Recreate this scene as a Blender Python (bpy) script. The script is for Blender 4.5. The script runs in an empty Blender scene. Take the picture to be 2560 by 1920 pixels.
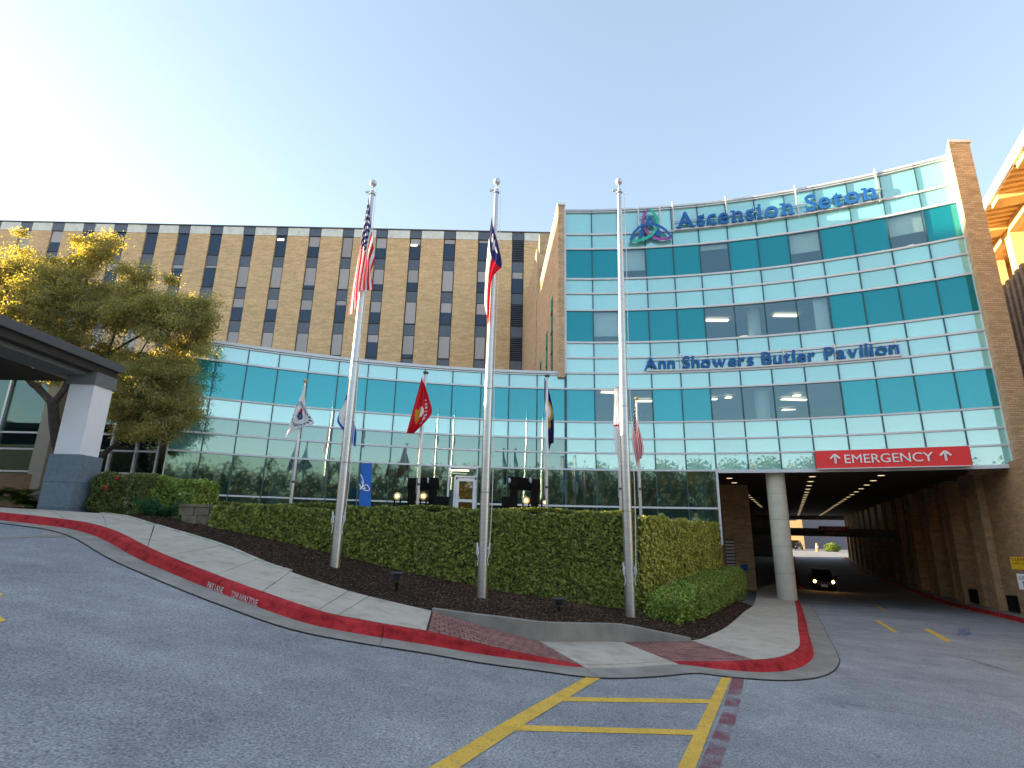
import bpy, math, random
import numpy as np
from mathutils import Vector, Matrix

random.seed(7); rng = np.random.default_rng(7)
D = bpy.data; S = bpy.context.scene; COL = S.collection
rad = math.radians

# ------------------------------------------------------------------ camera
F = 1356.0; TH = rad(14.87); RO = rad(1.23)
fwd = np.array([0, math.cos(TH), math.sin(TH)]); up0 = np.array([0, -math.sin(TH), math.cos(TH)])
r0 = np.array([1.0, 0, 0])
cright = math.cos(RO)*r0 + math.sin(RO)*up0
cup = -math.sin(RO)*r0 + math.cos(RO)*up0
cam = D.cameras.new('camera'); camo = D.objects.new('camera', cam); COL.objects.link(camo)
cam.sensor_width = 36; cam.lens = F/2560*36; cam.clip_start = .05; cam.clip_end = 3000
m = Matrix([[cright[i], cup[i], -fwd[i]] for i in range(3)]).to_4x4()
camo.matrix_world = m; S.camera = camo

# ------------------------------------------------------------------ sky, sun, exposure
SUN_EL = 10.0; SUN_AZ = -77.0       # azimuth clockwise from +Y
w = D.worlds.new('World'); S.world = w; w.use_nodes = True
nt = w.node_tree; bg = nt.nodes['Background']
sky = nt.nodes.new('ShaderNodeTexSky'); sky.sky_type = 'NISHITA'; sky.sun_disc = False
sky.sun_elevation = rad(SUN_EL); sky.sun_rotation = rad(SUN_AZ); sky.air_density = 1.0; sky.dust_density = .7; sky.ozone_density = 2.0
tnt = nt.nodes.new('ShaderNodeMix'); tnt.data_type = 'RGBA'; tnt.blend_type = 'MULTIPLY'; tnt.inputs[0].default_value = 1; tnt.inputs[7].default_value = (1.32, 1.05, .86, 1)
nt.links.new(sky.outputs[0], tnt.inputs[6]); hz = nt.nodes.new('ShaderNodeMix'); hz.data_type = 'RGBA'; hz.inputs[0].default_value = .38; hz.inputs[7].default_value = (.84, 1.06, 1.40, 1)
nt.links.new(tnt.outputs[2], hz.inputs[6]); nt.links.new(hz.outputs[2], bg.inputs[0]); bg.inputs[1].default_value = .12
sl = D.lights.new('sun', 'SUN'); so = D.objects.new('sun', sl); COL.objects.link(so)
sl.energy = 4.2; sl.angle = rad(.5); sl.color = (1, .78, .5)
sd = Vector((math.sin(rad(SUN_AZ))*math.cos(rad(SUN_EL)), math.cos(rad(SUN_AZ))*math.cos(rad(SUN_EL)), math.sin(rad(SUN_EL))))
so.rotation_euler = sd.to_track_quat('Z', 'Y').to_euler()
S.view_settings.view_transform = 'Standard'; S.view_settings.look = 'None'; S.view_settings.gamma = 1
S.view_settings.exposure = 2.5; S.view_settings.use_curve_mapping = False

# ------------------------------------------------------------------ measuring helpers (photo pixel at 2560x1920 -> point in the place)
def ray(x, y): return fwd + cright*((x-1280)/F) - cup*((y-960)/F)
def aty(x, y, Y):
    r = ray(x, y); return r*(Y/r[1])
def atz(x, y, Z):
    r = ray(x, y); return r*(Z/r[2])
CC = np.array([2.366, -7.333]); CR = 36.028
def onc(x, y, dR=0.0):
    r = ray(x, y); d = r[:2]; a = d@d; b = -2*d@CC; c = CC@CC-(CR+dR)**2
    return r*((-b+math.sqrt(b*b-4*a*c))/(2*a))
def phi(p): return math.atan2(p[0]-CC[0], p[1]-CC[1])
def cpt(ph, z=0.0, dR=0.0): return Vector((CC[0]+(CR+dR)*math.sin(ph), CC[1]+(CR+dR)*math.cos(ph), z))
TD = np.array([.450, .893]); TN = np.array([.893, -.450])
def tun(s, l, z=0.0): return Vector((TD[0]*s+TN[0]*l, TD[1]*s+TN[1]*l, z))
def tl(x, y, L):
    r = ray(x, y); return r*(L/(r[:2]@TN))
def ts(x, y, s):
    r = ray(x, y); return r*(s/(r[:2]@TD))

# ------------------------------------------------------------------ ground height
GC = [(0,0,-1.8),(5,0,-2.0),(-8,0,-.95),(-4.2,13,-1.08),(-.6,13,-1.76),(2.8,13,-2.12),(6.2,12.1,-2.42),(13,27.1,-3.18),(22.7,41.8,-3.95),
      (19.9,22.4,-3.15),(25.8,34.1,-3.8),(46,74.2,-4.45),(-14.1,18,.06),(-14,13,.0),(.07,5.5,-1.95),(5,6,-2.25),(-4.5,5,-1.25),
      (50,105,-3.9),(58,101,-3.75),(-20,20,.3),(-22,0,.0),(-22,10,.2),(12,0,-2.4),(22,0,-2.7),(0,-30,-1.8),(-35,-30,.0),(35,-30,-2.6),
      (80,150,-3.2),(-8.6,15.5,-.22),(3,28,-2.6),(-10,30,-.6),(-60,40,.5),(-150,40,.5),(150,40,-3),(0,260,-2),(0,-200,-2),(150,200,-3),(-150,200,0),(36,30,-3.3),(-12,40,-.6)]
_c = np.array(GC, float)
def _U(r2): return np.where(r2 > 1e-9, r2*np.log(r2+1e-12), 0.0)
_xy = _c[:, :2]/10.0; _n = len(_c)
_K = _U(((_xy[:, None]-_xy[None])**2).sum(-1)) + np.eye(_n)*.02
_P = np.c_[np.ones(_n), _xy]; _A = np.block([[_K, _P], [_P.T, np.zeros((3, 3))]])
_w = np.linalg.solve(_A, np.r_[_c[:, 2], 0, 0, 0])
def gv(X, Y):
    X = np.asarray(X, float); Y = np.asarray(Y, float); q = np.stack([X.ravel(), Y.ravel()], 1)/10.0
    k = _U(((q[:, None]-_xy[None])**2).sum(-1)); z = k@_w[:_n]+_w[_n]+q@_w[_n+1:]
    return z.reshape(X.shape)
def g(x, y): return float(gv([x], [y])[0])
_tt = np.concatenate([np.arange(2, 40, .02), np.arange(40, 150, .25)])
def G(x, y, dz=0.0):
    r = ray(x, y); T = _tt
    zz = gv(r[0]*T, r[1]*T)+dz - r[2]*T
    i = np.argmax(zz > 0)
    if not zz[i] > 0: i = int(np.argmin(abs(zz)))
    t = T[i]
    if i > 0 and zz[i] > 0: a, b = zz[i-1], zz[i]; t = T[i-1]+(T[i]-T[i-1])*(-a)/(b-a)
    p = r*t; return Vector((p[0], p[1], g(p[0], p[1])+dz))

# ------------------------------------------------------------------ object helpers
def tag(o, label=None, cat=None, group=None, kind=None):
    if label: o['label'] = label
    if cat: o['category'] = cat
    if group: o['group'] = group
    if kind: o['kind'] = kind
    return o
def thing(name, loc, label, cat, group=None, rz=0.0):
    o = D.objects.new(name, None); COL.objects.link(o); o.location = loc; o.rotation_euler = (0, 0, rz); o.empty_display_size = .2
    return tag(o, label, cat, group)
def mkobj(name, me, mats, parent=None):
    o = D.objects.new(name, me); COL.objects.link(o)
    if mats is not None:
        for mm in (mats if isinstance(mats, (list, tuple)) else [mats]):
            if mm is not None: me.materials.append(mm)
    if parent is not None:
        o.parent = parent
        o.matrix_parent_inverse = Matrix.Translation(parent_world(parent)).inverted() if False else PINV.get(parent.name, Matrix())
    return o
PINV = {}
def world_of(o):
    M = Matrix.LocRotScale(o.location, o.rotation_euler, o.scale)
    if o.parent: M = world_of(o.parent) @ o.matrix_parent_inverse @ M
    return M
class MB:
    """collects shapes given in world coordinates; build() links them as ONE mesh, re-based into its parent"""
    def __init__(s): s.v = []; s.f = []; s.mi = []
    def add(s, vs, fs, mi=0):
        n = len(s.v); s.v += [tuple(v) for v in vs]; s.f += [tuple(i+n for i in f) for f in fs]; s.mi += [mi]*len(fs); return s
    def box(s, c, size, rz=0.0, mi=0, ax=None):
        hx, hy, hz = size[0]/2, size[1]/2, size[2]/2; c = Vector(c)
        M = ax if ax is not None else Matrix.Rotation(rz, 3, 'Z')
        vs = [c + M@Vector((x, y, z)) for z in (-hz, hz) for x, y in ((-hx, -hy), (hx, -hy), (hx, hy), (-hx, hy))]
        return s.add(vs, [(0, 3, 2, 1), (4, 5, 6, 7), (0, 1, 5, 4), (1, 2, 6, 5), (2, 3, 7, 6), (3, 0, 4, 7)], mi)
    def bar(s, p, q, w, h=None, mi=0):
        p = Vector(p); q = Vector(q); d = (q-p); L = d.length; d.normalize()
        x = Vector((0, 0, 1)).cross(d)
        if x.length < 1e-3: x = Vector((1, 0, 0))
        x.normalize(); z = d.cross(x); M = Matrix((x, d, z)).transposed()
        return s.box((p+q)/2, (w, L, h or w), mi=mi, ax=M)
    def tube(s, p, q, r1, r2=None, n=12, mi=0, cap=True):
        p = Vector(p); q = Vector(q); r2 = r1 if r2 is None else r2; d = (q-p).normalized()
        a = d.orthogonal().normalized(); b = d.cross(a)
        vs = [c+(a*math.cos(2*math.pi*i/n)+b*math.sin(2*math.pi*i/n))*r for c, r in ((p, r1), (q, r2)) for i in range(n)]
        fs = [(i, (i+1) % n, n+(i+1) % n, n+i) for i in range(n)]
        if cap: fs += [tuple(range(n-1, -1, -1)), tuple(range(n, 2*n))]
        return s.add(vs, fs, mi)
    def ball(s, c, r, n=12, mi=0, sq=1.0):
        c = Vector(c); vs = []; fs = []; k = n//2
        for i in range(k+1):
            th = math.pi*i/k
            for j in range(n):
                a = 2*math.pi*j/n; vs.append(c+Vector((r*math.sin(th)*math.cos(a), r*math.sin(th)*math.sin(a), r*sq*math.cos(th))))
        for i in range(k):
            for j in range(n): fs.append((i*n+j, (i+1)*n+j, (i+1)*n+(j+1) % n, i*n+(j+1) % n))
        return s.add(vs, fs, mi)
    def prism(s, poly, thick, mi=0):
        """poly: list of 3D points (planar), thick: vector"""
        n = len(poly); t = Vector(thick); vs = [Vector(p) for p in poly]+[Vector(p)+t for p in poly]
        return s.add(vs, [tuple(range(n-1, -1, -1)), tuple(range(n, 2*n))]+[(i, (i+1) % n, n+(i+1) % n, n+i) for i in range(n)], mi)
    def build(s, name, mats, parent=None, smooth=False, bevel=0):
        inv = world_of(parent).inverted() if parent is not None else None
        me = D.meshes.new(name)
        vs = s.v
        if inv is not None: vs = [inv@Vector(v) for v in vs]
        origin = None
        if parent is None:
            a = np.array(vs); origin = Vector(((a[:, 0].min()+a[:, 0].max())/2, (a[:, 1].min()+a[:, 1].max())/2, a[:, 2].min())); vs = [Vector(v)-origin for v in vs]
        me.from_pydata([tuple(v) for v in vs], [], s.f)
        for mm in (mats if isinstance(mats, (list, tuple)) else [mats]): me.materials.append(mm)
        if any(s.mi): me.polygons.foreach_set('material_index', s.mi)
        if smooth: me.polygons.foreach_set('use_smooth', [True]*len(s.f))
        me.update()
        o = D.objects.new(name, me); COL.objects.link(o)
        if parent is not None: o.parent = parent
        else: o.location = origin
        if bevel:
            b = o.modifiers.new('bevel', 'BEVEL'); b.width = bevel; b.segments = 2; b.limit_method = 'ANGLE'
        return o
def npmesh(name, V, Fq, mats, parent=None, mi=None, smooth=False):
    inv = world_of(parent).inverted() if parent is not None else None
    V = np.asarray(V, float)
    off = np.zeros(3)
    if inv is not None:
        A = np.array(inv); V = V@A[:3, :3].T+A[:3, 3]
    else: off = np.array([V[:, 0].mean(), V[:, 1].mean(), V[:, 2].min()]); V = V-off
    Fq = np.asarray(Fq, np.int32); k = Fq.shape[1]
    me = D.meshes.new(name); me.vertices.add(len(V)); me.vertices.foreach_set('co', V.ravel())
    me.loops.add(Fq.size); me.loops.foreach_set('vertex_index', Fq.ravel())
    me.polygons.add(len(Fq)); me.polygons.foreach_set('loop_start', np.arange(0, Fq.size, k, dtype=np.int32))
    for mm in (mats if isinstance(mats, (list, tuple)) else [mats]): me.materials.append(mm)
    if mi is not None: me.polygons.foreach_set('material_index', np.asarray(mi, np.int32))
    if smooth: me.polygons.foreach_set('use_smooth', np.ones(len(Fq), bool))
    me.update(calc_edges=True); me.validate()
    o = D.objects.new(name, me); COL.objects.link(o)
    if parent is not None: o.parent = parent
    else: o.location = off
    return o
def copy_tree(o, parent=None):
    c = o.copy(); COL.objects.link(c); c.parent = parent
    for ch in list(o.children): copy_tree(ch, c)
    return c

# ------------------------------------------------------------------ materials
MATS = {}
def newmat(name):
    mt = D.materials.new(name); mt.use_nodes = True; n = mt.node_tree.nodes; MATS[name] = mt
    return mt, n, mt.node_tree.links, n['Principled BSDF']
def mat(name, col, rough=.6, metal=0.0, var=.08, vscale=3.0, bump=0.0, bscale=40.0, spec=.5, emis=None, estr=0.0, streak=None):
    mt, n, l, b = newmat(name)
    b.inputs['Roughness'].default_value = rough; b.inputs['Metallic'].default_value = metal
    b.inputs['Specular IOR Level'].default_value = spec
    geo = n.new('ShaderNodeNewGeometry'); mp = n.new('ShaderNodeMapping'); l.new(geo.outputs['Position'], mp.inputs[0])
    if streak: mp.inputs['Scale'].default_value = streak
    nz = n.new('ShaderNodeTexNoise'); nz.inputs['Scale'].default_value = vscale; nz.inputs['Detail'].default_value = 6; l.new(mp.outputs[0], nz.inputs[0])
    cr = n.new('ShaderNodeValToRGB'); l.new(nz.outputs[0], cr.inputs[0])
    cr.color_ramp.elements[0].position = .3; cr.color_ramp.elements[1].position = .7
    cr.color_ramp.elements[0].color = (*[c*(1-var) for c in col], 1); cr.color_ramp.elements[1].color = (*[min(1, c*(1+var)) for c in col], 1)
    l.new(cr.outputs[0], b.inputs['Base Color'])
    if bump:
        n2 = n.new('ShaderNodeTexNoise'); n2.inputs['Scale'].default_value = bscale; n2.inputs['Detail'].default_value = 4; l.new(geo.outputs['Position'], n2.inputs[0])
        bp = n.new('ShaderNodeBump'); bp.inputs['Strength'].default_value = bump; bp.inputs['Distance'].default_value = .02
        l.new(n2.outputs[0], bp.inputs['Height']); l.new(bp.outputs[0], b.inputs['Normal'])
    if emis: b.inputs['Emission Color'].default_value = (*emis, 1); b.inputs['Emission Strength'].default_value = estr
    return mt
def brick(name, c1, c2, mortar, ang=0.0, bw=.3, rh=.1, ms=.012, var=.25):
    mt, n, l, b = newmat(name); b.inputs['Roughness'].default_value = .9
    geo = n.new('ShaderNodeNewGeometry'); sp = n.new('ShaderNodeSeparateXYZ'); l.new(geo.outputs['Position'], sp.inputs[0])
    ca, sa = math.cos(ang), math.sin(ang)
    def mul(s, k):
        x = n.new('ShaderNodeMath'); x.operation = 'MULTIPLY'; l.new(s, x.inputs[0]); x.inputs[1].default_value = k; return x.outputs[0]
    ad = n.new('ShaderNodeMath'); ad.operation = 'ADD'; l.new(mul(sp.outputs[0], ca-sa), ad.inputs[0]); l.new(mul(sp.outputs[1], sa+ca), ad.inputs[1])
    cb = n.new('ShaderNodeCombineXYZ'); l.new(ad.outputs[0], cb.inputs[0]); l.new(sp.outputs[2], cb.inputs[1])
    bt = n.new('ShaderNodeTexBrick'); l.new(cb.outputs[0], bt.inputs['Vector']); bt.inputs['Scale'].default_value = 1
    bt.inputs['Brick Width'].default_value = bw; bt.inputs['Row Height'].default_value = rh; bt.inputs['Mortar Size'].default_value = ms
    bt.inputs['Mortar Smooth'].default_value = .3; bt.inputs['Bias'].default_value = -.1
    bt.inputs['Color1'].default_value = (*c1, 1); bt.inputs['Color2'].default_value = (*c2, 1); bt.inputs['Mortar'].default_value = (*mortar, 1)
    mpp = n.new('ShaderNodeMapping'); mpp.inputs['Scale'].default_value = (1, 1, 5); l.new(geo.outputs['Position'], mpp.inputs[0]); nz = n.new('ShaderNodeTexNoise'); nz.inputs['Scale'].default_value = .9; nz.inputs['Detail'].default_value = 10; l.new(mpp.outputs[0], nz.inputs[0])
    mr = n.new('ShaderNodeMapRange'); mr.inputs[1].default_value = .3; mr.inputs[2].default_value = .7; mr.inputs[3].default_value = 1-var; mr.inputs[4].default_value = 1+var*.5; l.new(nz.outputs[0], mr.inputs[0])
    vm = n.new('ShaderNodeVectorMath'); vm.operation = 'SCALE'; l.new(bt.outputs[0], vm.inputs[0]); l.new(mr.outputs[0], vm.inputs['Scale'])
    l.new(vm.outputs[0], b.inputs['Base Color'])
    bp = n.new('ShaderNodeBump'); bp.inputs['Strength'].default_value = .5; bp.inputs['Distance'].default_value = .01; bp.invert = True
    l.new(bt.outputs['Fac'], bp.inputs['Height']); l.new(bp.outputs[0], b.inputs['Normal'])
    return mt
def glass(name, tint, refl=.3, trans=None, rough=.01, gcol=(.85, .95, 1), dmix=.25):
    """opaque or see-through reflecting glazing"""
    mt, n, l, b = newmat(name); n.remove(b); out = n['Material Output']
    gl = n.new('ShaderNodeBsdfGlossy'); gl.inputs['Roughness'].default_value = rough; gl.inputs['Color'].default_value = (*gcol, 1)
    if trans: bs = n.new('ShaderNodeBsdfTransparent'); bs.inputs[0].default_value = (*trans, 1)
    df = n.new('ShaderNodeBsdfDiffuse'); oi = n.new('ShaderNodeObjectInfo'); mrr = n.new('ShaderNodeMapRange'); mrr.inputs[3].default_value = .86; mrr.inputs[4].default_value = 1.14; l.new(oi.outputs['Random'], mrr.inputs[0])
    tv = n.new('ShaderNodeVectorMath'); tv.operation = 'SCALE'; tv.inputs[0].default_value = tint; l.new(mrr.outputs[0], tv.inputs['Scale']); l.new(tv.outputs[0], df.inputs[0])
    geo = n.new('ShaderNodeNewGeometry'); nz = n.new('ShaderNodeTexNoise'); nz.inputs['Scale'].default_value = .45; nz.inputs['Detail'].default_value = 2
    l.new(geo.outputs['Position'], nz.inputs[0]); bp = n.new('ShaderNodeBump'); bp.inputs['Strength'].default_value = .12; bp.inputs['Distance'].default_value = .02
    l.new(nz.outputs[0], bp.inputs['Height']); l.new(bp.outputs[0], gl.inputs['Normal'])
    lw = n.new('ShaderNodeLayerWeight'); lw.inputs[0].default_value = .35
    ma = n.new('ShaderNodeMath'); ma.operation = 'MULTIPLY_ADD'; l.new(lw.outputs['Fresnel'], ma.inputs[0]); ma.inputs[1].default_value = .6; ma.inputs[2].default_value = refl; ma.use_clamp = True
    mx = n.new('ShaderNodeMixShader'); l.new(ma.outputs[0], mx.inputs[0])
    if trans:
        m2 = n.new('ShaderNodeMixShader'); m2.inputs[0].default_value = dmix; l.new(bs.outputs[0], m2.inputs[1]); l.new(df.outputs[0], m2.inputs[2]); l.new(m2.outputs[0], mx.inputs[1])
    else: l.new(df.outputs[0], mx.inputs[1])
    l.new(gl.outputs[0], mx.inputs[2]); l.new(mx.outputs[0], out.inputs[0])
    return mt
def leafmat(name, c1, c2, tr, mixf=.45, rough=.6):
    mt, n, l, b = newmat(name); n.remove(b); out = n['Material Output']
    geo = n.new('ShaderNodeNewGeometry'); cr = n.new('ShaderNodeValToRGB'); l.new(geo.outputs['Random Per Island'], cr.inputs[0])
    cr.color_ramp.elements[0].color = (*c1, 1); cr.color_ramp.elements[1].color = (*c2, 1)
    df = n.new('ShaderNodeBsdfPrincipled'); df.inputs['Roughness'].default_value = rough; df.inputs['Specular IOR Level'].default_value = .3
    l.new(cr.outputs[0], df.inputs['Base Color'])
    t = n.new('ShaderNodeBsdfTranslucent'); t.inputs[0].default_value = (*tr, 1)
    mx = n.new('ShaderNodeMixShader'); mx.inputs[0].default_value = mixf; l.new(df.outputs[0], mx.inputs[1]); l.new(t.outputs[0], mx.inputs[2]); l.new(mx.outputs[0], out.inputs[0])
    return mt
def emit(name, col, st):
    return mat(name, (.8, .8, .8), emis=col, estr=st)

M_asph, n, l, b = newmat('asphalt')
geo = n.new('ShaderNodeNewGeometry')
def _nz(sc, det=6, src=geo.outputs['Position']):
    x = n.new('ShaderNodeTexNoise'); x.inputs['Scale'].default_value = sc; x.inputs['Detail'].default_value = det; l.new(src, x.inputs[0]); return x
a1 = _nz(.35, 8); a2 = _nz(45, 3); a3 = _nz(2.3, 6)
def _ramp(src, p0, p1, c0, c1):
    r = n.new('ShaderNodeValToRGB'); r.color_ramp.elements[0].position = p0; r.color_ramp.elements[1].position = p1
    r.color_ramp.elements[0].color = (*c0, 1); r.color_ramp.elements[1].color = (*c1, 1); l.new(src, r.inputs[0]); return r.outputs[0]
def _mulc(a, bb):
    x = n.new('ShaderNodeMix'); x.data_type = 'RGBA'; x.blend_type = 'MULTIPLY'; x.inputs[0].default_value = 1; l.new(a, x.inputs[6]); l.new(bb, x.inputs[7]); return x.outputs[2]
cc = _ramp(a1.outputs[0], .3, .7, (.222, .230, .246), (.305, .312, .326))
cc = _mulc(cc, _ramp(a2.outputs[0], .25, .75, (.35, .35, .35), (1.6, 1.6, 1.6)))
cc = _mulc(cc, _ramp(a3.outputs[0], .35, .65, (.90, .90, .91), (1.08, 1.08, 1.06)))
mpr = n.new('ShaderNodeMapping'); mpr.inputs['Rotation'].default_value = (0, 0, rad(28)); mpr.inputs['Scale'].default_value = (.16, 1.1, 1); l.new(geo.outputs['Position'], mpr.inputs[0])
cc = _mulc(cc, _ramp(_nz(1.0, 5, mpr.outputs[0]).outputs[0], .34, .60, (.87, .87, .89), (1.04, 1.04, 1.03)))
vor = n.new('ShaderNodeTexVoronoi'); vor.inputs['Scale'].default_value = .9; l.new(geo.outputs['Position'], vor.inputs[0])
dst = n.new('ShaderNodeMath'); dst.operation = 'ADD'; l.new(vor.outputs['Distance'], dst.inputs[0]); nzd = _nz(7, 4); mm_ = n.new('ShaderNodeMath'); mm_.operation = 'MULTIPLY'; l.new(nzd.outputs[0], mm_.inputs[0]); mm_.inputs[1].default_value = .25; l.new(mm_.outputs[0], dst.inputs[1])
cc = _mulc(cc, _ramp(dst.outputs[0], .15, .19, (.70, .70, .72), (1, 1, 1)))
a5 = _nz(.9, 8); cc = _mulc(cc, _ramp(a5.outputs[0], .60, .68, (1, 1, 1), (.85, .85, .87)))
l.new(cc, b.inputs['Base Color']); b.inputs['Roughness'].default_value = .85
bp = n.new('ShaderNodeBump'); bp.inputs['Strength'].default_value = .6; bp.inputs['Distance'].default_value = .012; l.new(_nz(70, 4).outputs[0], bp.inputs['Height']); l.new(bp.outputs[0], b.inputs['Normal'])

M_conc, n, l, b = newmat('concrete'); geo = n.new('ShaderNodeNewGeometry')
c_ = _ramp(_nz(.9, 8, geo.outputs['Position']).outputs[0], .3, .7, (.40, .365, .31), (.50, .45, .38))
c_ = _mulc(c_, _ramp(_nz(3.2, 9, geo.outputs['Position']).outputs[0], .28, .5, (.78, .75, .70), (1.03, 1.02, 1.0)))
c_ = _mulc(c_, _ramp(_nz(60, 3, geo.outputs['Position']).outputs[0], .3, .7, (.85, .85, .85), (1.1, 1.1, 1.1)))
l.new(c_, b.inputs['Base Color']); b.inputs['Roughness'].default_value = .9
bp = n.new('ShaderNodeBump'); bp.inputs['Strength'].default_value = .25; bp.inputs['Distance'].default_value = .01; l.new(_nz(60, 4, geo.outputs['Position']).outputs[0], bp.inputs['Height']); l.new(bp.outputs[0], b.inputs['Normal'])
M_conc2 = mat('gutter_concrete', (.25, .235, .205), .9, var=.2, vscale=2.2, bump=.2)
M_lip = mat('pale_stone_edge', (.42, .42, .36), .9, var=.25, vscale=5, bump=.3)
M_red, n, l, b = newmat('red_kerb_paint'); geo = n.new('ShaderNodeNewGeometry')
c_ = _ramp(_nz(1.7, 8, geo.outputs['Position']).outputs[0], .3, .7, (.28, .012, .016), (.50, .035, .04))
c_ = _mulc(c_, _ramp(_nz(9, 6, geo.outputs['Position']).outputs[0], .3, .55, (.6, .6, .62), (1.05, 1.05, 1.05)))
chp = n.new('ShaderNodeMix'); chp.data_type = 'RGBA'; l.new(_ramp(_nz(26, 5, geo.outputs['Position']).outputs[0], .69, .73, (0, 0, 0), (.6, .6, .6)), chp.inputs[0]); l.new(c_, chp.inputs[6]); chp.inputs[7].default_value = (.26, .14, .13, 1)
l.new(chp.outputs[2], b.inputs['Base Color']); b.inputs['Roughness'].default_value = .8; b.inputs['Specular IOR Level'].default_value = .15
bp = n.new('ShaderNodeBump'); bp.inputs['Strength'].default_value = .5; bp.inputs['Distance'].default_value = .012; l.new(_nz(30, 4, geo.outputs['Position']).outputs[0], bp.inputs['Height']); l.new(bp.outputs[0], b.inputs['Normal'])
M_paver = mat('red_paver', (.25, .115, .10), .85, var=.3, vscale=4, bump=.2)
M_joint = mat('paver_joint', (.07, .045, .04), .95)
M_mulch = mat('mulch', (.04, .028, .021), 1.0, var=.7, vscale=14, bump=1.0, bscale=24, spec=0)
M_chip = leafmat('wood_chip', (.014, .010, .008), (.24, .13, .075), (.02, .01, .01), .05, .95)
M_yellow, n, l, b = newmat('yellow_paint'); geo = n.new('ShaderNodeNewGeometry')
c_ = _ramp(_nz(5, 8, geo.outputs['Position']).outputs[0], .3, .7, (.58, .36, .06), (.76, .48, .07))
chp = n.new('ShaderNodeMix'); chp.data_type = 'RGBA'; l.new(_ramp(_nz(38, 6, geo.outputs['Position']).outputs[0], .56, .66, (0, 0, 0), (.75, .75, .75)), chp.inputs[0]); l.new(c_, chp.inputs[6]); chp.inputs[7].default_value = (.24, .21, .17, 1)
l.new(chp.outputs[2], b.inputs['Base Color']); b.inputs['Roughness'].default_value = .85; b.inputs['Specular IOR Level'].default_value = .2
M_brick_t = brick('tower_brick', (.84, .56, .29), (.66, .43, .205), (.60, .46, .31), 0, .32, .13, .02, .2)
M_brick_p = brick('pavilion_brick', (.64, .46, .29), (.45, .31, .18), (.36, .28, .19), 0, .3, .1, .014, .2)
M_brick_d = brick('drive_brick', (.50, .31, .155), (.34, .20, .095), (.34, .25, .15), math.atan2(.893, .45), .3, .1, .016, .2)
M_brick_l = brick('low_wall_brick', (.30, .18, .11), (.22, .13, .08), (.22, .17, .13), 0, .25, .09, .012, .2)
M_stone = mat('grey_granite', (.14, .185, .23), .75, var=.14, vscale=9, bump=.4, bscale=35)
M_white = mat('white_render', (.78, .78, .82), .8, var=.03)
M_dark = mat('dark_metal', (.045, .047, .052), .5, var=.1)
M_fascia = mat('charcoal_fascia', (.075, .078, .09), .5, var=.05)
M_band = mat('grey_band', (.14, .15, .155), .5, var=.05)
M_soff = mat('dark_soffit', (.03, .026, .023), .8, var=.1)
M_alu = mat('aluminium', (.62, .63, .66), .35, .4, var=.05)
M_frame = mat('white_frame', (.60, .63, .68), .4, .2, var=.04)
M_mull = mat('dark_mullion', (.03, .085, .10), .4, .2, var=.1)
M_beige = mat('beige_panel', (.36, .33, .27), .7, var=.06)
M_cap = mat('pale_stone_cap', (.74, .75, .70), .85, var=.12, vscale=2)
M_steel = mat('brushed_pole', (.52, .52, .51), .34, .85, var=.10, vscale=2, streak=(1, 1, 14))
M_wpole = mat('white_pole', (.74, .72, .72), .4, .1, var=.04)
M_brass = mat('brass', (.55, .42, .2), .3, .8)
M_black = mat('black_paint', (.008, .007, .007), .8, var=.1, spec=.1)
M_blue = mat('sign_blue', (.003, .105, .38), .6, var=.03)
M_rail = mat('sign_rail', (.58, .60, .63), .4, .3, var=.03)
M_purple = mat('logo_purple', (.28, .07, .34), .4)
M_green = mat('logo_green', (.02, .42, .34), .4)
M_signred = mat('sign_red', (.80, .028, .03), .45, var=.02)
M_signwhite = mat('sign_white', (.82, .82, .84), .5, var=.01)
M_ban = mat('banner_blue', (.004, .12, .50), .5, var=.03)
M_spand = glass('spandrel_glass', (.20, .62, .60), .30, gcol=(.78, .95, 1))
M_spand2 = glass('spandrel_glass_light', (.235, .66, .635), .31, gcol=(.80, .95, 1))
M_teal = glass('teal_glass', (.003, .15, .185), .22, gcol=(.16, .70, .78))
M_teal2 = glass('teal_glass_light', (.004, .20, .25), .25, gcol=(.22, .74, .84))
M_clear = glass('clear_glass', (.03, .09, .10), .10, trans=(.94, .99, .99), gcol=(.55, .80, .9), dmix=.07)
M_low = glass('low_glass', (.035, .085, .075), .14, trans=(.70, .88, .84), gcol=(.55, .76, .7), dmix=.32, rough=.03)
M_lowsp = glass('low_spandrel_glass', (.09, .24, .24), .21, gcol=(.70, .92, .92))
M_eglass = glass('entrance_glass', (.012, .03, .03), .12, trans=(.25, .4, .4), gcol=(.5, .7, .7), dmix=.4)
M_tglass = glass('tower_glass', (.032, .045, .07), .06, gcol=(.4, .5, .65))
M_tsp = mat('tower_spandrel', (.11, .13, .165), .4, .2, var=.1)
M_tblind = glass('tower_blind_glass', (.42, .37, .35), .04)
M_tfr = mat('tower_bronze_frame', (.05, .038, .03), .5, .3)
M_blind = mat('pale_roller_blind', (.80, .92, .88), .9, var=.03)
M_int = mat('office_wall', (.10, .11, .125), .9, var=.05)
M_intc = mat('office_ceiling', (.30, .30, .30), .9, var=.05)
M_icol = mat('round_column_paint', (.62, .74, .76), .6, var=.03)
M_tubel = emit('tube_light', (1, .84, .55), .55)
M_lampsh = emit('lamp_shade', (1, .70, .35), .28)
M_down = emit('downlight', (1, .76, .42), .28)
M_amber = emit('amber_bulb', (1, .5, .10), 3)
M_head = emit('headlight', (1, .46, .10), 7)
M_golden = mat('golden_plaster', (.74, .50, .22), .85, var=.08)
M_flute = brick('fluted_brick', (.36, .27, .18), (.27, .20, .13), (.25, .2, .15), math.atan2(.893, .45), .3, .1)
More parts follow.
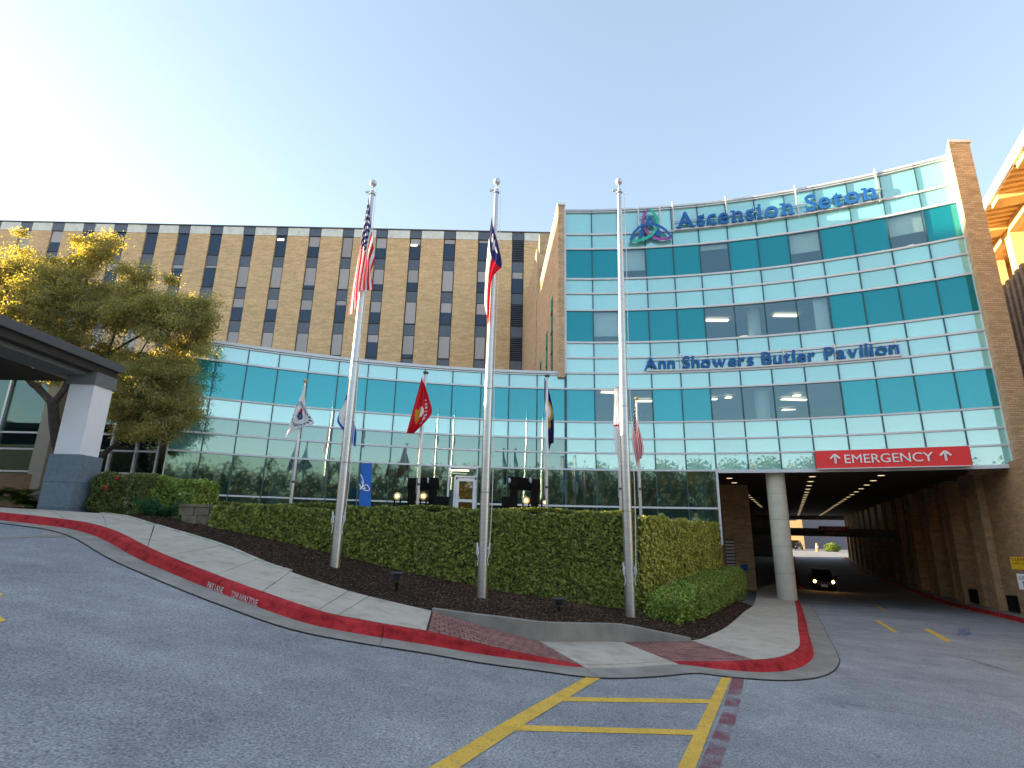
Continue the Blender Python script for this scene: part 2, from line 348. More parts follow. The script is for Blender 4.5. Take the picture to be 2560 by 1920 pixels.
M_trunk = mat('bark', (.055, .042, .034), .95, var=.35, vscale=6, bump=1, bscale=14)
M_oak = leafmat('oak_leaf', (.13, .14, .085), (.30, .31, .18), (.66, .54, .06), .5)
M_ivy = leafmat('ivy_leaf', (.03, .055, .010), (.33, .36, .06), (.2, .24, .03), .3, .5)
M_shrub = leafmat('shrub_leaf', (.10, .19, .03), (.40, .50, .10), (.16, .20, .03), .25, .4)
M_shrubd = leafmat('dark_shrub_leaf', (.06, .09, .03), (.24, .27, .08), (.16, .16, .03), .25)
M_fern = leafmat('fern_leaf', (.02, .07, .025), (.05, .14, .05), (.05, .15, .04), .25)
M_cyc = leafmat('cycad_leaf', (.06, .12, .02), (.16, .2, .03), (.1, .15, .02), .2)
M_flower = mat('red_flower', (.5, .015, .015), .6)
M_refl = leafmat('street_tree_leaf', (.10, .09, .04), (.24, .19, .08), (.25, .18, .04), .3)
M_carp = mat('black_car_paint', (.008, .008, .010), .25, .3)
M_cargl = mat('car_glass', (.01, .012, .015), .08)
M_tyre = mat('tyre', (.01, .01, .01), .9)
M_chrome = mat('chrome', (.5, .5, .5), .15, .9)
M_plate = mat('number_plate', (.7, .7, .7), .5)

# ------------------------------------------------------------------ ground sheet
def axis(lo, hi, dlo, dhi, fine, coarse):
    a = list(np.arange(dlo, dhi+1e-6, fine)); x = dlo
    st = fine
    while x > lo: st *= 1.25; x -= st; a.insert(0, x)
    x = dhi; st = fine
    while x < hi: st *= 1.25; x += st; a.append(x)
    return np.array(a)
gx = axis(-700, 700, -26, 34, .4, 20); gy = axis(-700, 900, 1, 48, .4, 20)
GX, GY = np.meshgrid(gx, gy)
GZ = gv(np.clip(GX, -160, 160), np.clip(GY, -200, 260))
V = np.stack([GX.ravel(), GY.ravel(), GZ.ravel()], 1); nx, ny = len(gx), len(gy)
ii = (np.arange(ny-1)[:, None]*nx+np.arange(nx-1)[None]).ravel()
road = npmesh('road', V, np.stack([ii, ii+1, ii+nx+1, ii+nx], 1), M_asph, smooth=True); tag(road, kind='structure')

# ------------------------------------------------------------------ kerb, gutter, sidewalk, mulch bed
# stations along the kerb: photo pixel of the kerb foot, photo pixel of the inner sidewalk edge, kerb height factor
ST = [((130,1317),(106,1276),1),((230,1339),(250,1285),1),((330,1391),(385,1315),1),((378,1414),(555,1366),1),((500,1465),(640,1402),1),
      ((620,1511),(725,1432),1),((770,1562),(872,1480),1),((900,1588),(975,1506),1),((1062,1614),(1080,1530),.95),((1200,1638),(1170,1556),.62),((1330,1656),(1260,1581),.28),((1463,1673),(1347,1604),0.0),
      ((1580,1672),(1450,1606),0.0),((1702,1665),(1560,1607),0.0),((1810,1677),(1650,1606),.5),((1915,1683),(1728,1604),.9),((1990,1674),(1780,1588),1),((2027,1652),(1815,1570),1),
      ((2033,1634),(1840,1550),1),((2022,1590),(1862,1530),1),((2013,1549),(1884,1514),1),((1997,1501),(1890,1495),1),((1986,1470),(1896,1472),1)]
KX = []; IX = []; KF = []
KX += [Vector((-16.2, 9.0, 0)), Vector((-15.6, 13.0, 0))]; IX += [Vector((-22, 12, 0)), Vector((-19.5, 16.6, 0))]; KF += [1, 1]
for kp, ip, k in ST:
    KX.append(G(*kp)); IX.append(G(*ip, .15*k+.002)); KF.append(k)
KX += [Vector(tun(48, .15)), Vector(tun(75, .15)), Vector(tun(112, .15))]; IX += [Vector(tun(48, -1.8)), Vector(tun(75, -1.8)), Vector(tun(112, -1.8))]; KF += [1, 1, 1]
def resample(Ps, n=6):
    """catmull-rom through the stations, n steps each"""
    out = []
    P = [p.to_2d() for p in Ps]
    for i in range(len(P)-1):
        p0 = P[max(i-1, 0)]; p1 = P[i]; p2 = P[i+1]; p3 = P[min(i+2, len(P)-1)]
        for j in range(n):
            t = j/n
            # centripetal-ish: limit tangents by segment length
            L = (p2-p1).length
            t1 = (p2-p0); t1 = t1.normalized()*L if t1.length > 0 else t1
            t2 = (p3-p1); t2 = t2.normalized()*L if t2.length > 0 else t2
            h1 = 2*t**3-3*t**2+1; h2 = -2*t**3+3*t**2; h3 = t**3-2*t**2+t; h4 = t**3-t**2
            out.append(p1*h1+p2*h2+t1*h3+t2*h4)
    out.append(P[-1]); return out
NS = 6
K2 = resample(KX, NS); I2 = resample(IX, NS)
k2 = [KF[min(i//NS, len(KF)-2)]*(1-(i % NS)/NS)+KF[min(i//NS+1, len(KF)-1)]*((i % NS)/NS) if i//NS < len(KF)-1 else KF[-1] for i in range(len(K2))]
nrm = []
for i in range(len(K2)):
    d = (K2[min(i+1, len(K2)-1)]-K2[max(i-1, 0)]).normalized(); nn = Vector((-d.y, d.x))
    nrm.append(nn)       # to the left of travel = towards the sidewalk
def zat(p): return g(p[0], p[1])
gutter = thing('gutter', (0, 0, 0), None, None); tag(gutter, kind='structure')
kerb = thing('kerb', (0, 0, 0), None, None); tag(kerb, kind='structure')
pave = thing('pavement', (0, 0, 0), None, None); tag(pave, kind='structure')
HK = .16
def profile(i):
    p = K2[i]; nn = nrm[i]; k = k2[i]; z = zat(p)
    out = []
    for off, h in ((-.01, 0), (.035, .45), (.06, .85), (.10, 1.0), (.17, 1.0), (.24, 1.0)):
        q = p+nn*off; out.append(Vector((q.x, q.y, zat(q)*0+z+HK*k*h+.016)))
    return out
cuts_k = [0]
acc = 0
for i in range(1, len(K2)):
    acc += (K2[i]-K2[i-1]).length
    if acc > 3.0: cuts_k.append(i); acc = 0
if cuts_k[-1] != len(K2)-1: cuts_k.append(len(K2)-1)
for a, b_ in zip(cuts_k[:-1], cuts_k[1:]):
    # painted red where there is a kerb, plain concrete at the dropped crossing
    run = []
    for i in range(a, b_):
        mb = None
    segs = []
    cur = []
    for i in range(a, b_):
        flush = (k2[i]+k2[i+1])/2 < .02
        if cur and cur[-1][1] != flush: segs.append(cur); cur = []
        cur.append((i, flush))
    segs.append(cur)
    for sg in segs:
        mb = MB(); i0 = sg[0][0]; i1 = sg[-1][0]+1
        prof = [profile(i) for i in range(i0, i1+1)]
        # short gap at the joint
        vs = [v for pr in prof for v in pr]; n_ = 6; fs = []
        for i in range(len(prof)-1):
            for j in range(n_-1): fs.append((i*n_+j, (i+1)*n_+j, (i+1)*n_+j+1, i*n_+j+1))
        g0 = (prof[1][0]-prof[0][0]).normalized()*.012
        for j in range(n_): vs[j] = vs[j]+g0
        fs.append(tuple(range(n_)))
        mb.add(vs, [tuple(reversed(f)) for f in fs])
        mb.build('kerb_stone', M_conc if sg[0][1] else M_red, kerb, smooth=False)
# gutter slabs
cg = cuts_k
for a, b_ in zip(cg[:-1], cg[1:]):
    mb = MB(); vs = []
    for i in range(a, b_+1):
        p = K2[i]+nrm[i]*.02; q = K2[i]-nrm[i]*.46
        if i == a: t = (K2[i+1]-K2[i]).normalized()*.012; p = p+t; q = q+t
        mid = (p+q)/2
        for r_ in (p, mid, q): vs.append(Vector((r_.x, r_.y, zat(r_)+(.018 if r_ is not mid else .014))))
    fs = [];
    for i in range(b_-a): fs += [(i*3, i*3+1, i*3+4, i*3+3), (i*3+1, i*3+2, i*3+5, i*3+4)]
    mb.add(vs, fs); mb.build('gutter_slab', M_conc2, gutter)
# dark seam between gutter and asphalt
mb = MB(); vs = []
for i in range(0, len(K2)):
    p = K2[i]-nrm[i]*.455; q = K2[i]-nrm[i]*.478
    vs += [Vector((p.x, p.y, zat(p)+.005)), Vector((q.x, q.y, zat(q)+.005))]
mb.add(vs, [(2*i, 2*i+1, 2*i+3, 2*i+2) for i in range(len(K2)-1)]); M_seam = mat('tar_seam', (.03, .03, .03), .9)
mb.build('tar_seam', M_seam, gutter)
# sidewalk slabs between kerb and inner edge
def sw(i, t, dz=0.0):
    i = min(max(i, 0), len(K2)-1); lo = int(math.floor(i)); hi = min(lo+1, len(K2)-1); fr = i-lo
    a = (K2[lo]+nrm[lo]*.235).lerp(K2[hi]+nrm[hi]*.235, fr); c = I2[lo].lerp(I2[hi], fr); k = k2[lo]*(1-fr)+k2[hi]*fr
    p = a.lerp(c, t); return Vector((p.x, p.y, zat(p)+HK*k+.014+dz))
ST0 = 2
def six(j): return (j+ST0)*NS       # index of station j of ST
slab_cuts = [0, NS, 2*NS] + [six(j) for j in (1, 2, 3, 4, 5, 6)] + [six(6)+NS//2, six(8)]
slab_pl = [(slab_cuts[i], slab_cuts[i+1]) for i in range(len(slab_cuts)-1)]
slab_pl += [(six(11), six(13)), (six(15), six(17)), (six(17), six(19)), (six(19), six(21)), (six(21), six(22)), (six(22), six(23)), (six(23), six(24)), (six(24), len(K2)-1)]
JG = .012
for a, b_ in slab_pl:
    if b_ <= a: continue
    mb = MB(); vs = []; nt_ = 6; ns = max(2, int((b_-a)*1))
    la = (K2[min(b_, len(K2)-1)]-K2[a]).length; e = JG/max(la, .5)*(b_-a)
    for s_ in range(ns+1):
        i = a+e+(b_-a-2*e)*s_/ns
        for t_ in range(nt_+1): vs.append(sw(i, t_/nt_))
    fs = []
    for s_ in range(ns):
        for t_ in range(nt_): q = s_*(nt_+1)+t_; fs.append((q, q+nt_+1, q+nt_+2, q+1))
    n_ = len(vs); per = [t_ for t_ in range(nt_+1)]+[s_*(nt_+1)+nt_ for s_ in range(1, ns+1)]+[ns*(nt_+1)+t_ for t_ in range(nt_-1, -1, -1)]+[s_*(nt_+1) for s_ in range(ns-1, 0, -1)]
    vs2 = [v-Vector((0, 0, .05)) for v in [vs[p] for p in per]]
    fs += [(per[x], per[(x+1) % len(per)], n_+(x+1) % len(per), n_+x) for x in range(len(per))]
    mb.add(vs+vs2, [tuple(reversed(f)) for f in fs]); mb.build('slab', M_conc, pave)
# dark base under the joints
vs = []; fs = []
for i in range(len(K2)):
    for t_ in range(7): vs.append(sw(i, t_/6, -.025))
for i in range(len(K2)-1):
    for t_ in range(6): q = i*7+t_; fs.append((q, q+1, q+8, q+7))
mb = MB(); mb.add(vs, fs); mb.build('joint_bed', M_joint, pave)
# pavers on the two ramps (real bricks with open joints)
def pavers(a, b_, rows, cols, trim=0.0):
    for r in range(rows):
        for c in range(cols):
            i0 = a+(b_-a)*(c+(.5 if r % 2 else 0))/cols; i1 = a+(b_-a)*(c+1+(.5 if r % 2 else 0))/cols
            if r % 2 and c == cols-1: i1 = b_
            for (x0, x1) in (((a, i0),) if (r % 2 and c == 0) else ())+((i0, i1),):
                if x1-x0 < .02: continue
                e = .055*(b_-a)/cols; t0 = (r+.07)/rows; t1 = (r+.93)/rows; dz = random.uniform(-.002, .004)
                q = [sw(x0+e, t0, dz), sw(x1-e, t0, dz), sw(x1-e, t1, dz), sw(x0+e, t1, dz)]
                mb = MB(); mb.add(q+[v-Vector((0, 0, .03)) for v in q], [(0, 1, 2, 3), (0, 4, 5, 1), (1, 5, 6, 2), (2, 6, 7, 3), (3, 7, 4, 0)])
                mb.build('paver', M_paver, pave)
pavers(six(8)+.15, six(11)-.15, 9, 15)
pavers(six(13)+.1, six(15)-.1, 9, 13)

# hedge / retaining wall line
ZT = .38
W0 = Vector((aty(497, 1262, 15.2)[0], 15.2, 0)); W1 = Vector((aty(1590, 1290, 15.2)[0], 15.2, 0)); W2 = Vector((10.0, 26.9, 0))
def hl(u):          # front face line, u 0..1 long face, 1..2 right face
    return W0.lerp(W1, u) if u <= 1 else W1.lerp(W2, u-1)
# mulch bed
bi0, bi1 = six(1), six(20)
def bedu(i):
    x = I2[i].x
    if i <= six(2): return -.35+.35*(i-bi0)/max(1, six(2)-bi0)
    if i <= six(13): return max(0.0, min(1.0, (x-W0.x)/(W1.x-W0.x)))*.985
    return .985+(i-six(13))/(bi1-six(13))*.98
vs = []; fs = []; NT = 12; bedpts = []
wallh = []
for i in range(bi0, bi1+1):
    dip = 1-k2[i]; base = HK*k2[i]; hgt = .16+.13*min(1, dip*1.0)
    wallh.append(hgt)
    u = bedu(i); h = hl(u) if u >= 0 else W0+Vector((u*6, 3.5*(-u)*2, 0))
    for t_ in range(NT+1):
        t = t_/NT; p = I2[i].lerp(h.to_2d(), t); z = zat(p)+(hgt-.03)*(1-t)+.17*t+.05*math.sin(math.pi*t)+.012*math.sin(p.x*9)*math.sin(p.y*8)
        v = Vector((p.x, p.y, z)); vs.append(v); bedpts.append(v)
n1 = NT+1
for i in range(bi1-bi0):
    for t_ in range(NT): q = i*n1+t_; fs.append((q, q+n1, q+n1+1, q+1))
mb = MB(); mb.add(vs, [tuple(reversed(f)) for f in fs]); bed = mb.build('mulch_bed', M_mulch, None, smooth=True); tag(bed, kind='structure')
BP = np.array([tuple(v) for v in bedpts]).reshape(-1, n1, 3)
# planting soil to the left of the bed, round the oak and the low hedges
vs = []; fs = []; sx = np.linspace(-24, -7.2, 22); sy = np.linspace(17.6, 26.5, 12)
for y in sy:
    for x in sx: vs.append(Vector((x, y, g(x, y)+.13)))
for j in range(11):
    for i in range(21): q = j*22+i; fs.append((q, q+1, q+23, q+22))
mb = MB(); mb.add(vs, fs); so_ = mb.build('soil', M_mulch, None, smooth=True); tag(so_, kind='structure')

# wood chips and fallen leaves scattered on the bed
def quads(C, size, nrmv=None, flat=0.0, asp=.55, jit=.5):
    """C (N,3) centres -> leaf diamonds; nrmv preferred normal"""
    N = len(C); R = rng.normal(size=(N, 3)); R /= np.linalg.norm(R, axis=1, keepdims=True)
    if nrmv is not None:
        R = R*(1-flat)+np.broadcast_to(nrmv, (N, 3))*flat; R /= np.linalg.norm(R, axis=1, keepdims=True)+1e-9
    T = rng.normal(size=(N, 3)); T -= (T*R).sum(1, keepdims=True)*R; T /= np.linalg.norm(T, axis=1, keepdims=True)+1e-9
    B = np.cross(R, T); s = size*(1+jit*(rng.random((N, 1))-.5))
    V = np.stack([C-T*s, C+B*s*asp, C+T*s, C-B*s*asp], 1).reshape(-1, 3)
    return V, np.arange(4*N).reshape(N, 4)
N = 26000; a = rng.integers(0, BP.shape[0]-1, N); t = rng.random(N)**.8*(n1-1.001); ti = t.astype(int); tf = (t-ti)[:, None]; af = rng.random((N, 1))
P = (BP[a, ti]*(1-tf)+BP[a, ti+1]*tf)*(1-af)+(BP[a+1, ti]*(1-tf)+BP[a+1, ti+1]*tf)*af; P[:, 2] += .012
Vq, Fq = quads(P, .026, np.array([0, 0, 1.]), .75, .4)
ch = npmesh('wood_chips', Vq, Fq, M_chip); tag(ch, 'dark wood chips and dry leaves strewn over the mulch bed', 'mulch', kind='stuff')

# low concrete edge wall along the dropped ramp, pale lip elsewhere
edge = thing('bed_edge', (0, 0, 0), None, None); tag(edge, kind='structure')
mb = MB(); vs = []; i0 = six(8)-bi0; i1 = six(15)-bi0
for q in range(i0, i1+1):
    i = q+bi0; p = I2[i]; d = (I2[min(i+1, len(I2)-1)]-I2[max(i-1, 0)]).normalized(); nn = Vector((-d.y, d.x))
    zt = zat(p)+wallh[q]+.035; zb = zat(p)-.05
    for o_, z in ((0, zb), (0, zt), (.13, zt+.004), (.13, zb)): r_ = p+nn*o_; vs.append(Vector((r_.x, r_.y, z)))
fs = []
for q in range(i1-i0):
    for j in range(3): fs.append((q*4+j, (q+1)*4+j, (q+1)*4+j+1, q*4+j+1))
fs += [(0, 1, 2, 3)]
mb.add(vs, [tuple(reversed(f)) for f in fs]); mb.build('low_wall', M_conc2, edge, bevel=.0)
k = six(1)
while k < six(5)-1:
    p = sw(k, 1.0); q = sw(k+1.2, 1.0); d = (q-p); L = d.length*.96
    dd = d.normalized(); pp = p+Vector((random.uniform(-.02, .02), random.uniform(-.01, .03), .0))
    mb = MB(); mb.bar(pp, pp+dd*L, .07, .06); mb.build('edge_stone', M_lip, edge); k += 1.2

# ------------------------------------------------------------------ painted road marks
def strip(name, pts, material, dz=.006, nseg=8, parent=None):
    """pts: two lists of photo pixels (both sides of a stripe) laid on the road"""
    A, B = pts; vs = []
    for i in range(nseg+1):
        t = i/nseg
        def ip(L):
            x = t*(len(L)-1); k = min(int(x), len(L)-2); f_ = x-k
            return (L[k][0]*(1-f_)+L[k+1][0]*f_, L[k][1]*(1-f_)+L[k+1][1]*f_)
        a_ = ip(A); b_ = ip(B); p = G(*a_); q = G(*b_)
        vs += [Vector((p.x, p.y, p.z+dz)), Vector((q.x, q.y, q.z+dz))]
    fs = [(2*i, 2*i+1, 2*i+3, 2*i+2) for i in range(nseg)]
    m_ = MB(); m_.add(vs, fs); return m_.build(name, material, parent)
lad = thing('road_marking', tuple(G(1500, 1800)), None, None); tag(lad, kind='structure')
strip('stripe', ([(1470, 1691), (1270, 1800), (1077, 1919), (900, 2020)], [(1505, 1694), (1330, 1800), (1151, 1919), (1010, 2010)]), M_yellow, parent=lad)
strip('stripe', ([(1804, 1695), (1752, 1800), (1695, 1919), (1650, 2010)], [(1829, 1695), (1785, 1800), (1740, 1919), (1700, 2010)]), M_yellow, parent=lad)
strip('stripe', ([(1408, 1743), (1783, 1749)], [(1396, 1754), (1780, 1759)]), M_yellow, .0045, parent=lad)
strip('stripe', ([(1290, 1813), (1750, 1826)], [(1270, 1827), (1745, 1839)]), M_yellow, .0045, parent=lad)
strip('stripe', ([(1140, 1920), (1700, 1938)], [(1120, 1936), (1690, 1956)]), M_yellow, .0045, parent=lad)
for A, B in ((((0, 1484), (10, 1488)), ((-14, 1500), (0, 1492))), (((0, 1541), (15, 1552)), ((-20, 1552), (-10, 1560)))): strip('stripe', (A, B), M_yellow, parent=lad, nseg=1)
for A, B in (([(2188, 1552), (2236, 1582)], [(2196, 1551), (2246, 1581)]), ([(2309, 1573), (2366, 1605)], [(2320, 1571), (2380, 1603)]), ([(2190, 1515), (2207, 1527)], [(2196, 1514), (2214, 1526)])):
    strip('dash', (A, B), M_yellow, parent=lad, nseg=3)
M_fade, n, l, b = newmat('faded_red_paint')
nz = n.new('ShaderNodeTexNoise'); nz.inputs['Scale'].default_value = 2.5; nz.inputs['Detail'].default_value = 8; geo = n.new('ShaderNodeNewGeometry'); l.new(geo.outputs['Position'], nz.inputs[0])
cr = n.new('ShaderNodeValToRGB'); cr.color_ramp.elements[0].position = .42; cr.color_ramp.elements[1].position = .6; cr.color_ramp.elements[0].color = (0.03, .03, .03, 1); cr.color_ramp.elements[1].color = (.6, .6, .6, 1); l.new(nz.outputs[0], cr.inputs[0])
l.new(cr.outputs[0], b.inputs['Alpha']); b.inputs['Base Color'].default_value = (.26, .05, .07, 1); b.inputs['Roughness'].default_value = .85
strip('faded_stripe', ([(1832, 1690), (1800, 1800), (1745, 1919), (1720, 2000)], [(1862, 1690), (1842, 1800), (1800, 1919), (1780, 2000)]), M_fade, parent=lad)
M_fblue, n, l, b = newmat('faded_blue_paint')
nz = n.new('ShaderNodeTexNoise'); nz.inputs['Scale'].default_value = 6; geo = n.new('ShaderNodeNewGeometry'); l.new(geo.outputs['Position'], nz.inputs[0])
cr = n.new('ShaderNodeValToRGB'); cr.color_ramp.elements[0].position = .45; cr.color_ramp.elements[1].position = .65; cr.color_ramp.elements[0].color = (0, 0, 0, 1); cr.color_ramp.elements[1].color = (.7, .7, .7, 1); l.new(nz.outputs[0], cr.inputs[0])
l.new(cr.outputs[0], b.inputs['Alpha']); b.inputs['Base Color'].default_value = (.05, .15, .45, 1)
strip('faded_spot', ([(2396, 1570), (2424, 1570)], [(2392, 1590), (2428, 1590)]), M_fblue, parent=lad, nseg=3)
# cracks in the asphalt
M_crack = mat('crack_tar', (.035, .036, .04), .9)
def crack(px, wd=.012):
    P_ = [G(*q) for q in px]; pts = []
    for a_, b_ in zip(P_[:-1], P_[1:]):
        L = (b_-a_).length; k = max(2, int(L/.18))
        for j in range(k):
            p = a_.lerp(b_, j/k); s_ = min(L*.03, .04)*math.sin(math.pi*(j/k)); p = p+Vector((random.uniform(-s_, s_), random.uniform(-s_, s_), 0)); pts.append(p)
    pts.append(P_[-1]); vs = []
    for i, p in enumerate(pts):
        d = (pts[min(i+1, len(pts)-1)]-pts[max(i-1, 0)]).normalized(); nn = Vector((-d.y, d.x, 0))*wd*random.uniform(.3, 1)*(0.2 if i in (0, len(pts)-1) else 1)
        for q in (p-nn, p+nn): vs.append(Vector((q.x, q.y, g(q.x, q.y)+.0045)))
    m_ = MB(); m_.add(vs, [(2*i, 2*i+1, 2*i+3, 2*i+2) for i in range(len(pts)-1)]); m_.build('crack', M_crack, lad)
crack([(2070, 1752), (2230, 1780), (2395, 1806)], .009); crack([(2380, 1775), (2470, 1795)], .008); crack([(2390, 1640), (2540, 1685)], .012)
crack([(2080, 1528), (2250, 1538), (2400, 1552), (2500, 1560)], .02); crack([(2270, 1620), (2430, 1650), (2560, 1690)], .010)
crack([(0, 1347), (90, 1343), (190, 1343)], .012); crack([(700, 1740), (830, 1770)], .006)
# smooth concrete apron at the left, beyond a seam
strip('apron', ([(10, 1300), (120, 1320), (240, 1345)], [(10, 1346), (100, 1343), (190, 1343)]), M_conc2, .004, nseg=6, parent=lad)

# lettering painted on the kerb
def textmesh(txt, size=1.0, bold=0.0, extrude=.0):
    c = D.curves.new('t', 'FONT'); c.body = txt; c.size = size; c.offset = bold; c.extrude = extrude; c.resolution_u = 4
    o = D.objects.new('t', c); COL.objects.link(o); dg = bpy.context.evaluated_depsgraph_get(); dg.update()
    me = D.meshes.new_from_object(o.evaluated_get(dg)); D.objects.remove(o); D.curves.remove(c)
    return me
M_fadew = mat('worn_white_paint', (.50, .40, .40), .9, var=.45, vscale=22)
def kpos(px, py):
    q = G(px, py).to_2d(); i = min(range(len(K2)), key=lambda j: (K2[j]-q).length); return i
def kerbtext(txt, pxa, pxb):
    ia, ib = kpos(*pxa), kpos(*pxb)
    L = (K2[ib]-K2[ia]).length; me = textmesh(txt, .15, .003); xs = [v.co.x for v in me.vertices]; w_ = max(xs)-min(xs)
    out = []
    for v in me.vertices:
        f_ = ia+(ib-ia)*(v.co.x-min(xs))/w_; lo = int(f_); fr = f_-lo; p = K2[lo].lerp(K2[lo+1], fr); nn = nrm[lo].lerp(nrm[lo+1], fr).normalized()
        h = .02+v.co.y*.95; q = p+nn*(.012+.35*max(0, h-.03)*.4-.012)
        out.append((q.x-nn.x*.012, q.y-nn.y*.012, zat(p)+.006+h*.9))
    for v, c in zip(me.vertices, out): v.co = c
    me.materials.append(M_fadew); o = D.objects.new('kerb_lettering', me); COL.objects.link(o); o.parent = kerb
kerbtext('FIRE LANE', (512, 1469), (562, 1488)); kerbtext('TOW AWAY ZONE', (572, 1492), (650, 1523))

# ------------------------------------------------------------------ the glass pavilion
V0 = [(461,890),(541,900.7),(618,912),(695.5,919.5),(771,929),(846,939),(920,947),(991,953.8),(1060,958),(1130,961.7),(1202.5,966.3),(1272,969.5),(1342,971),(1414,972.3),(1488,973.8),(1559,973.5),(1631.6,972),(1705,971),(1773,968.9),(1851.5,965),(1931,960.5),(2014,955.5),(2099.5,951.5),(2190.5,945.7),(2285,938),(2386.4,929),(2482.7,921.7)]
ph = np.array([phi(onc(*v)) for v in V0]); ix = np.arange(27)
ph = .5*ph+.5*np.polyval(np.polyfit(ix, ph, 5), ix)
LV = [18.42, 16.8, 15.84, 13.93, 13.03, 12.0, 10.07, 9.18, 8.3, 7.4, 5.58, 4.68, 3.92, 3.04]
pav = thing('glass_pavilion', cpt(0, -3), 'curved teal glass hospital pavilion with brick end piers and a drive under its right half', 'building')
def pane(i, z1, z0, m_, name, dR=0.0, a=0.0, b_=1.0, th=.03, parent=None):
    pa, pb = ph[i], ph[i+1]; A = cpt(pa, 0, dR); B = cpt(pb, 0, dR); p = A.lerp(B, a); q = A.lerp(B, b_)
    nn = Vector((-(q-p).y, (q-p).x, 0)).normalized()*th
    # tiny individual tilt so that every pane mirrors the sky a little differently
    tl_ = random.uniform(-.006, .006); t2 = random.uniform(-.004, .004)
    vs = [Vector((p.x, p.y, z0)), Vector((q.x, q.y, z0))+nn*t2*10, Vector((q.x, q.y, z1))+nn*(tl_+t2)*10, Vector((p.x, p.y, z1))+nn*tl_*10]
    mb = MB(); mb.prism(vs, nn); return mb.build(name, m_, parent or pav)
OPEN1 = {15: .68, 18: .16, 21: .60, 24: .56}; OPEN2 = {14: .76, 18: 0, 19: 0, 20: 0, 21: 0}; OPEN3 = {14: 0, 15: 0, 18: 0, 19: 0, 20: 0, 21: 0}
def blind(i, z1, z0, fr, a=0.03, b_=.97):
    pane(i, z1-.02, z1-(z1-z0)*fr, M_blind, 'blind', .22, a, b_, .02)
for i in range(26):
    rows = [(LV[k], LV[k+1]) for k in range(13)] if i >= 13 else [(LV[k], LV[k+1]) for k in range(8, 13)]
    for (z1, z0) in rows:
        kind = 'sp'
        if z1 in (LV[2], LV[5], LV[9]): kind = 'v'
        op = {LV[2]: OPEN1, LV[5]: OPEN2, LV[9]: OPEN3}.get(z1, {})
        if kind == 'v':
            if i in op and i >= 13:
                pane(i, z1, z0, M_clear, 'window_pane')
                if op[i]: blind(i, z1, z0, op[i])
            else: pane(i, z1, z0, M_teal if (i >= 13 and z1 > 8) else M_teal2, 'window_pane')
        elif i < 13 and z1 <= LV[11]+.01: pane(i, z1, z0, M_lowsp, 'spandrel_pane')
        else: pane(i, z1, z0, random.choice([M_spand, M_spand2]), 'spandrel_pane')
ZF = .3
for i in range(18):
    if i == 9: continue
    pane(i, LV[13], 1.16, M_low, 'window_pane')
    pane(i, 1.16, ZF if i < 14 else -.4, M_low, 'window_pane')
pane(21, 12.0, 10.1, M_blind, 'curtain', .35, .55, .97, .02)
# horizontal rails
def ringbar(i0, i1, z, h, dR, dep, name, m_, parent=None):
    mb = MB(); vs = []
    P_ = [cpt(ph[i], z) for i in range(i0, i1+1)]
    for i in range(i0, i1+1):
        a_ = cpt(ph[i], 0, -dR-dep); b_ = cpt(ph[i], 0, -dR)
        vs += [Vector((a_.x, a_.y, z-h/2)), Vector((a_.x, a_.y, z+h/2)), Vector((b_.x, b_.y, z+h/2)), Vector((b_.x, b_.y, z-h/2))]
    fs = []
    for q in range(i1-i0):
        for j in range(4): fs.append((q*4+j, q*4+(j+1) % 4, (q+1)*4+(j+1) % 4, (q+1)*4+j))
    fs += [(3, 2, 1, 0), tuple(4*(i1-i0)+j for j in range(4))]
    mb.add(vs, fs); return mb.build(name, m_, parent or pav)
for k, z in enumerate(LV):
    if k < 8: ringbar(13, 26, z, .10, -.01, .10, 'rail', M_frame)
    elif k == 8: ringbar(0, 13, z, .14, -.01, .14, 'rail', M_frame); ringbar(13, 26, z, .10, -.01, .10, 'rail', M_frame)
    elif k < 13: ringbar(0, 26, z, .085, -.01, .09, 'rail', M_frame)
    else: ringbar(0, 18, z, .085, -.01, .09, 'rail', M_frame); ringbar(18, 26, z-.04, .16, -.01, .12, 'rail', M_frame)
ringbar(0, 13, LV[8]-.13, .05, -.01, .10, 'coping_rail', M_alu)
ringbar(13, 26, LV[0]-.17, .05, -.01, .12, 'coping_rail', M_alu)
ringbar(0, 9, 1.16, .07, -.01, .08, 'rail', M_frame); ringbar(10, 18, 1.16, .09, -.01, .09, 'rail', M_frame)
# vertical mullions
for i in range(27):
    z1 = LV[0] if i >= 13 else LV[8]; z0 = LV[13] if i > 18 else (ZF if i < 14 else -.4)
    c = cpt(ph[i], (z1+z0)/2, -.03); mb = MB(); wv = .05
    if i in (13,): wv = .12
    mb.box(c, (wv, .10, z1-z0-.02), -ph[i]); mb.build('mullion', M_frame if i in (0, 26) else M_mull, pav)
c = cpt(ph[26], (LV[0]+LV[13])/2, -.05); mb = MB(); mb.box(c, (.14, .16, LV[0]-LV[13]), -ph[26]); mb.build('end_trim', M_frame, pav)
c = cpt(ph[13], (LV[0]+LV[8])/2, -.05); mb = MB(); mb.box(c, (.12, .16, LV[0]-LV[8]), -ph[13]); mb.build('end_trim', M_frame, pav)
c = cpt(ph[18], (LV[13]-.9)/2+.2, -.05); mb = MB(); mb.box(c, (.10, .14, LV[13]+.7), -ph[18]); mb.build('end_trim', M_frame, pav)
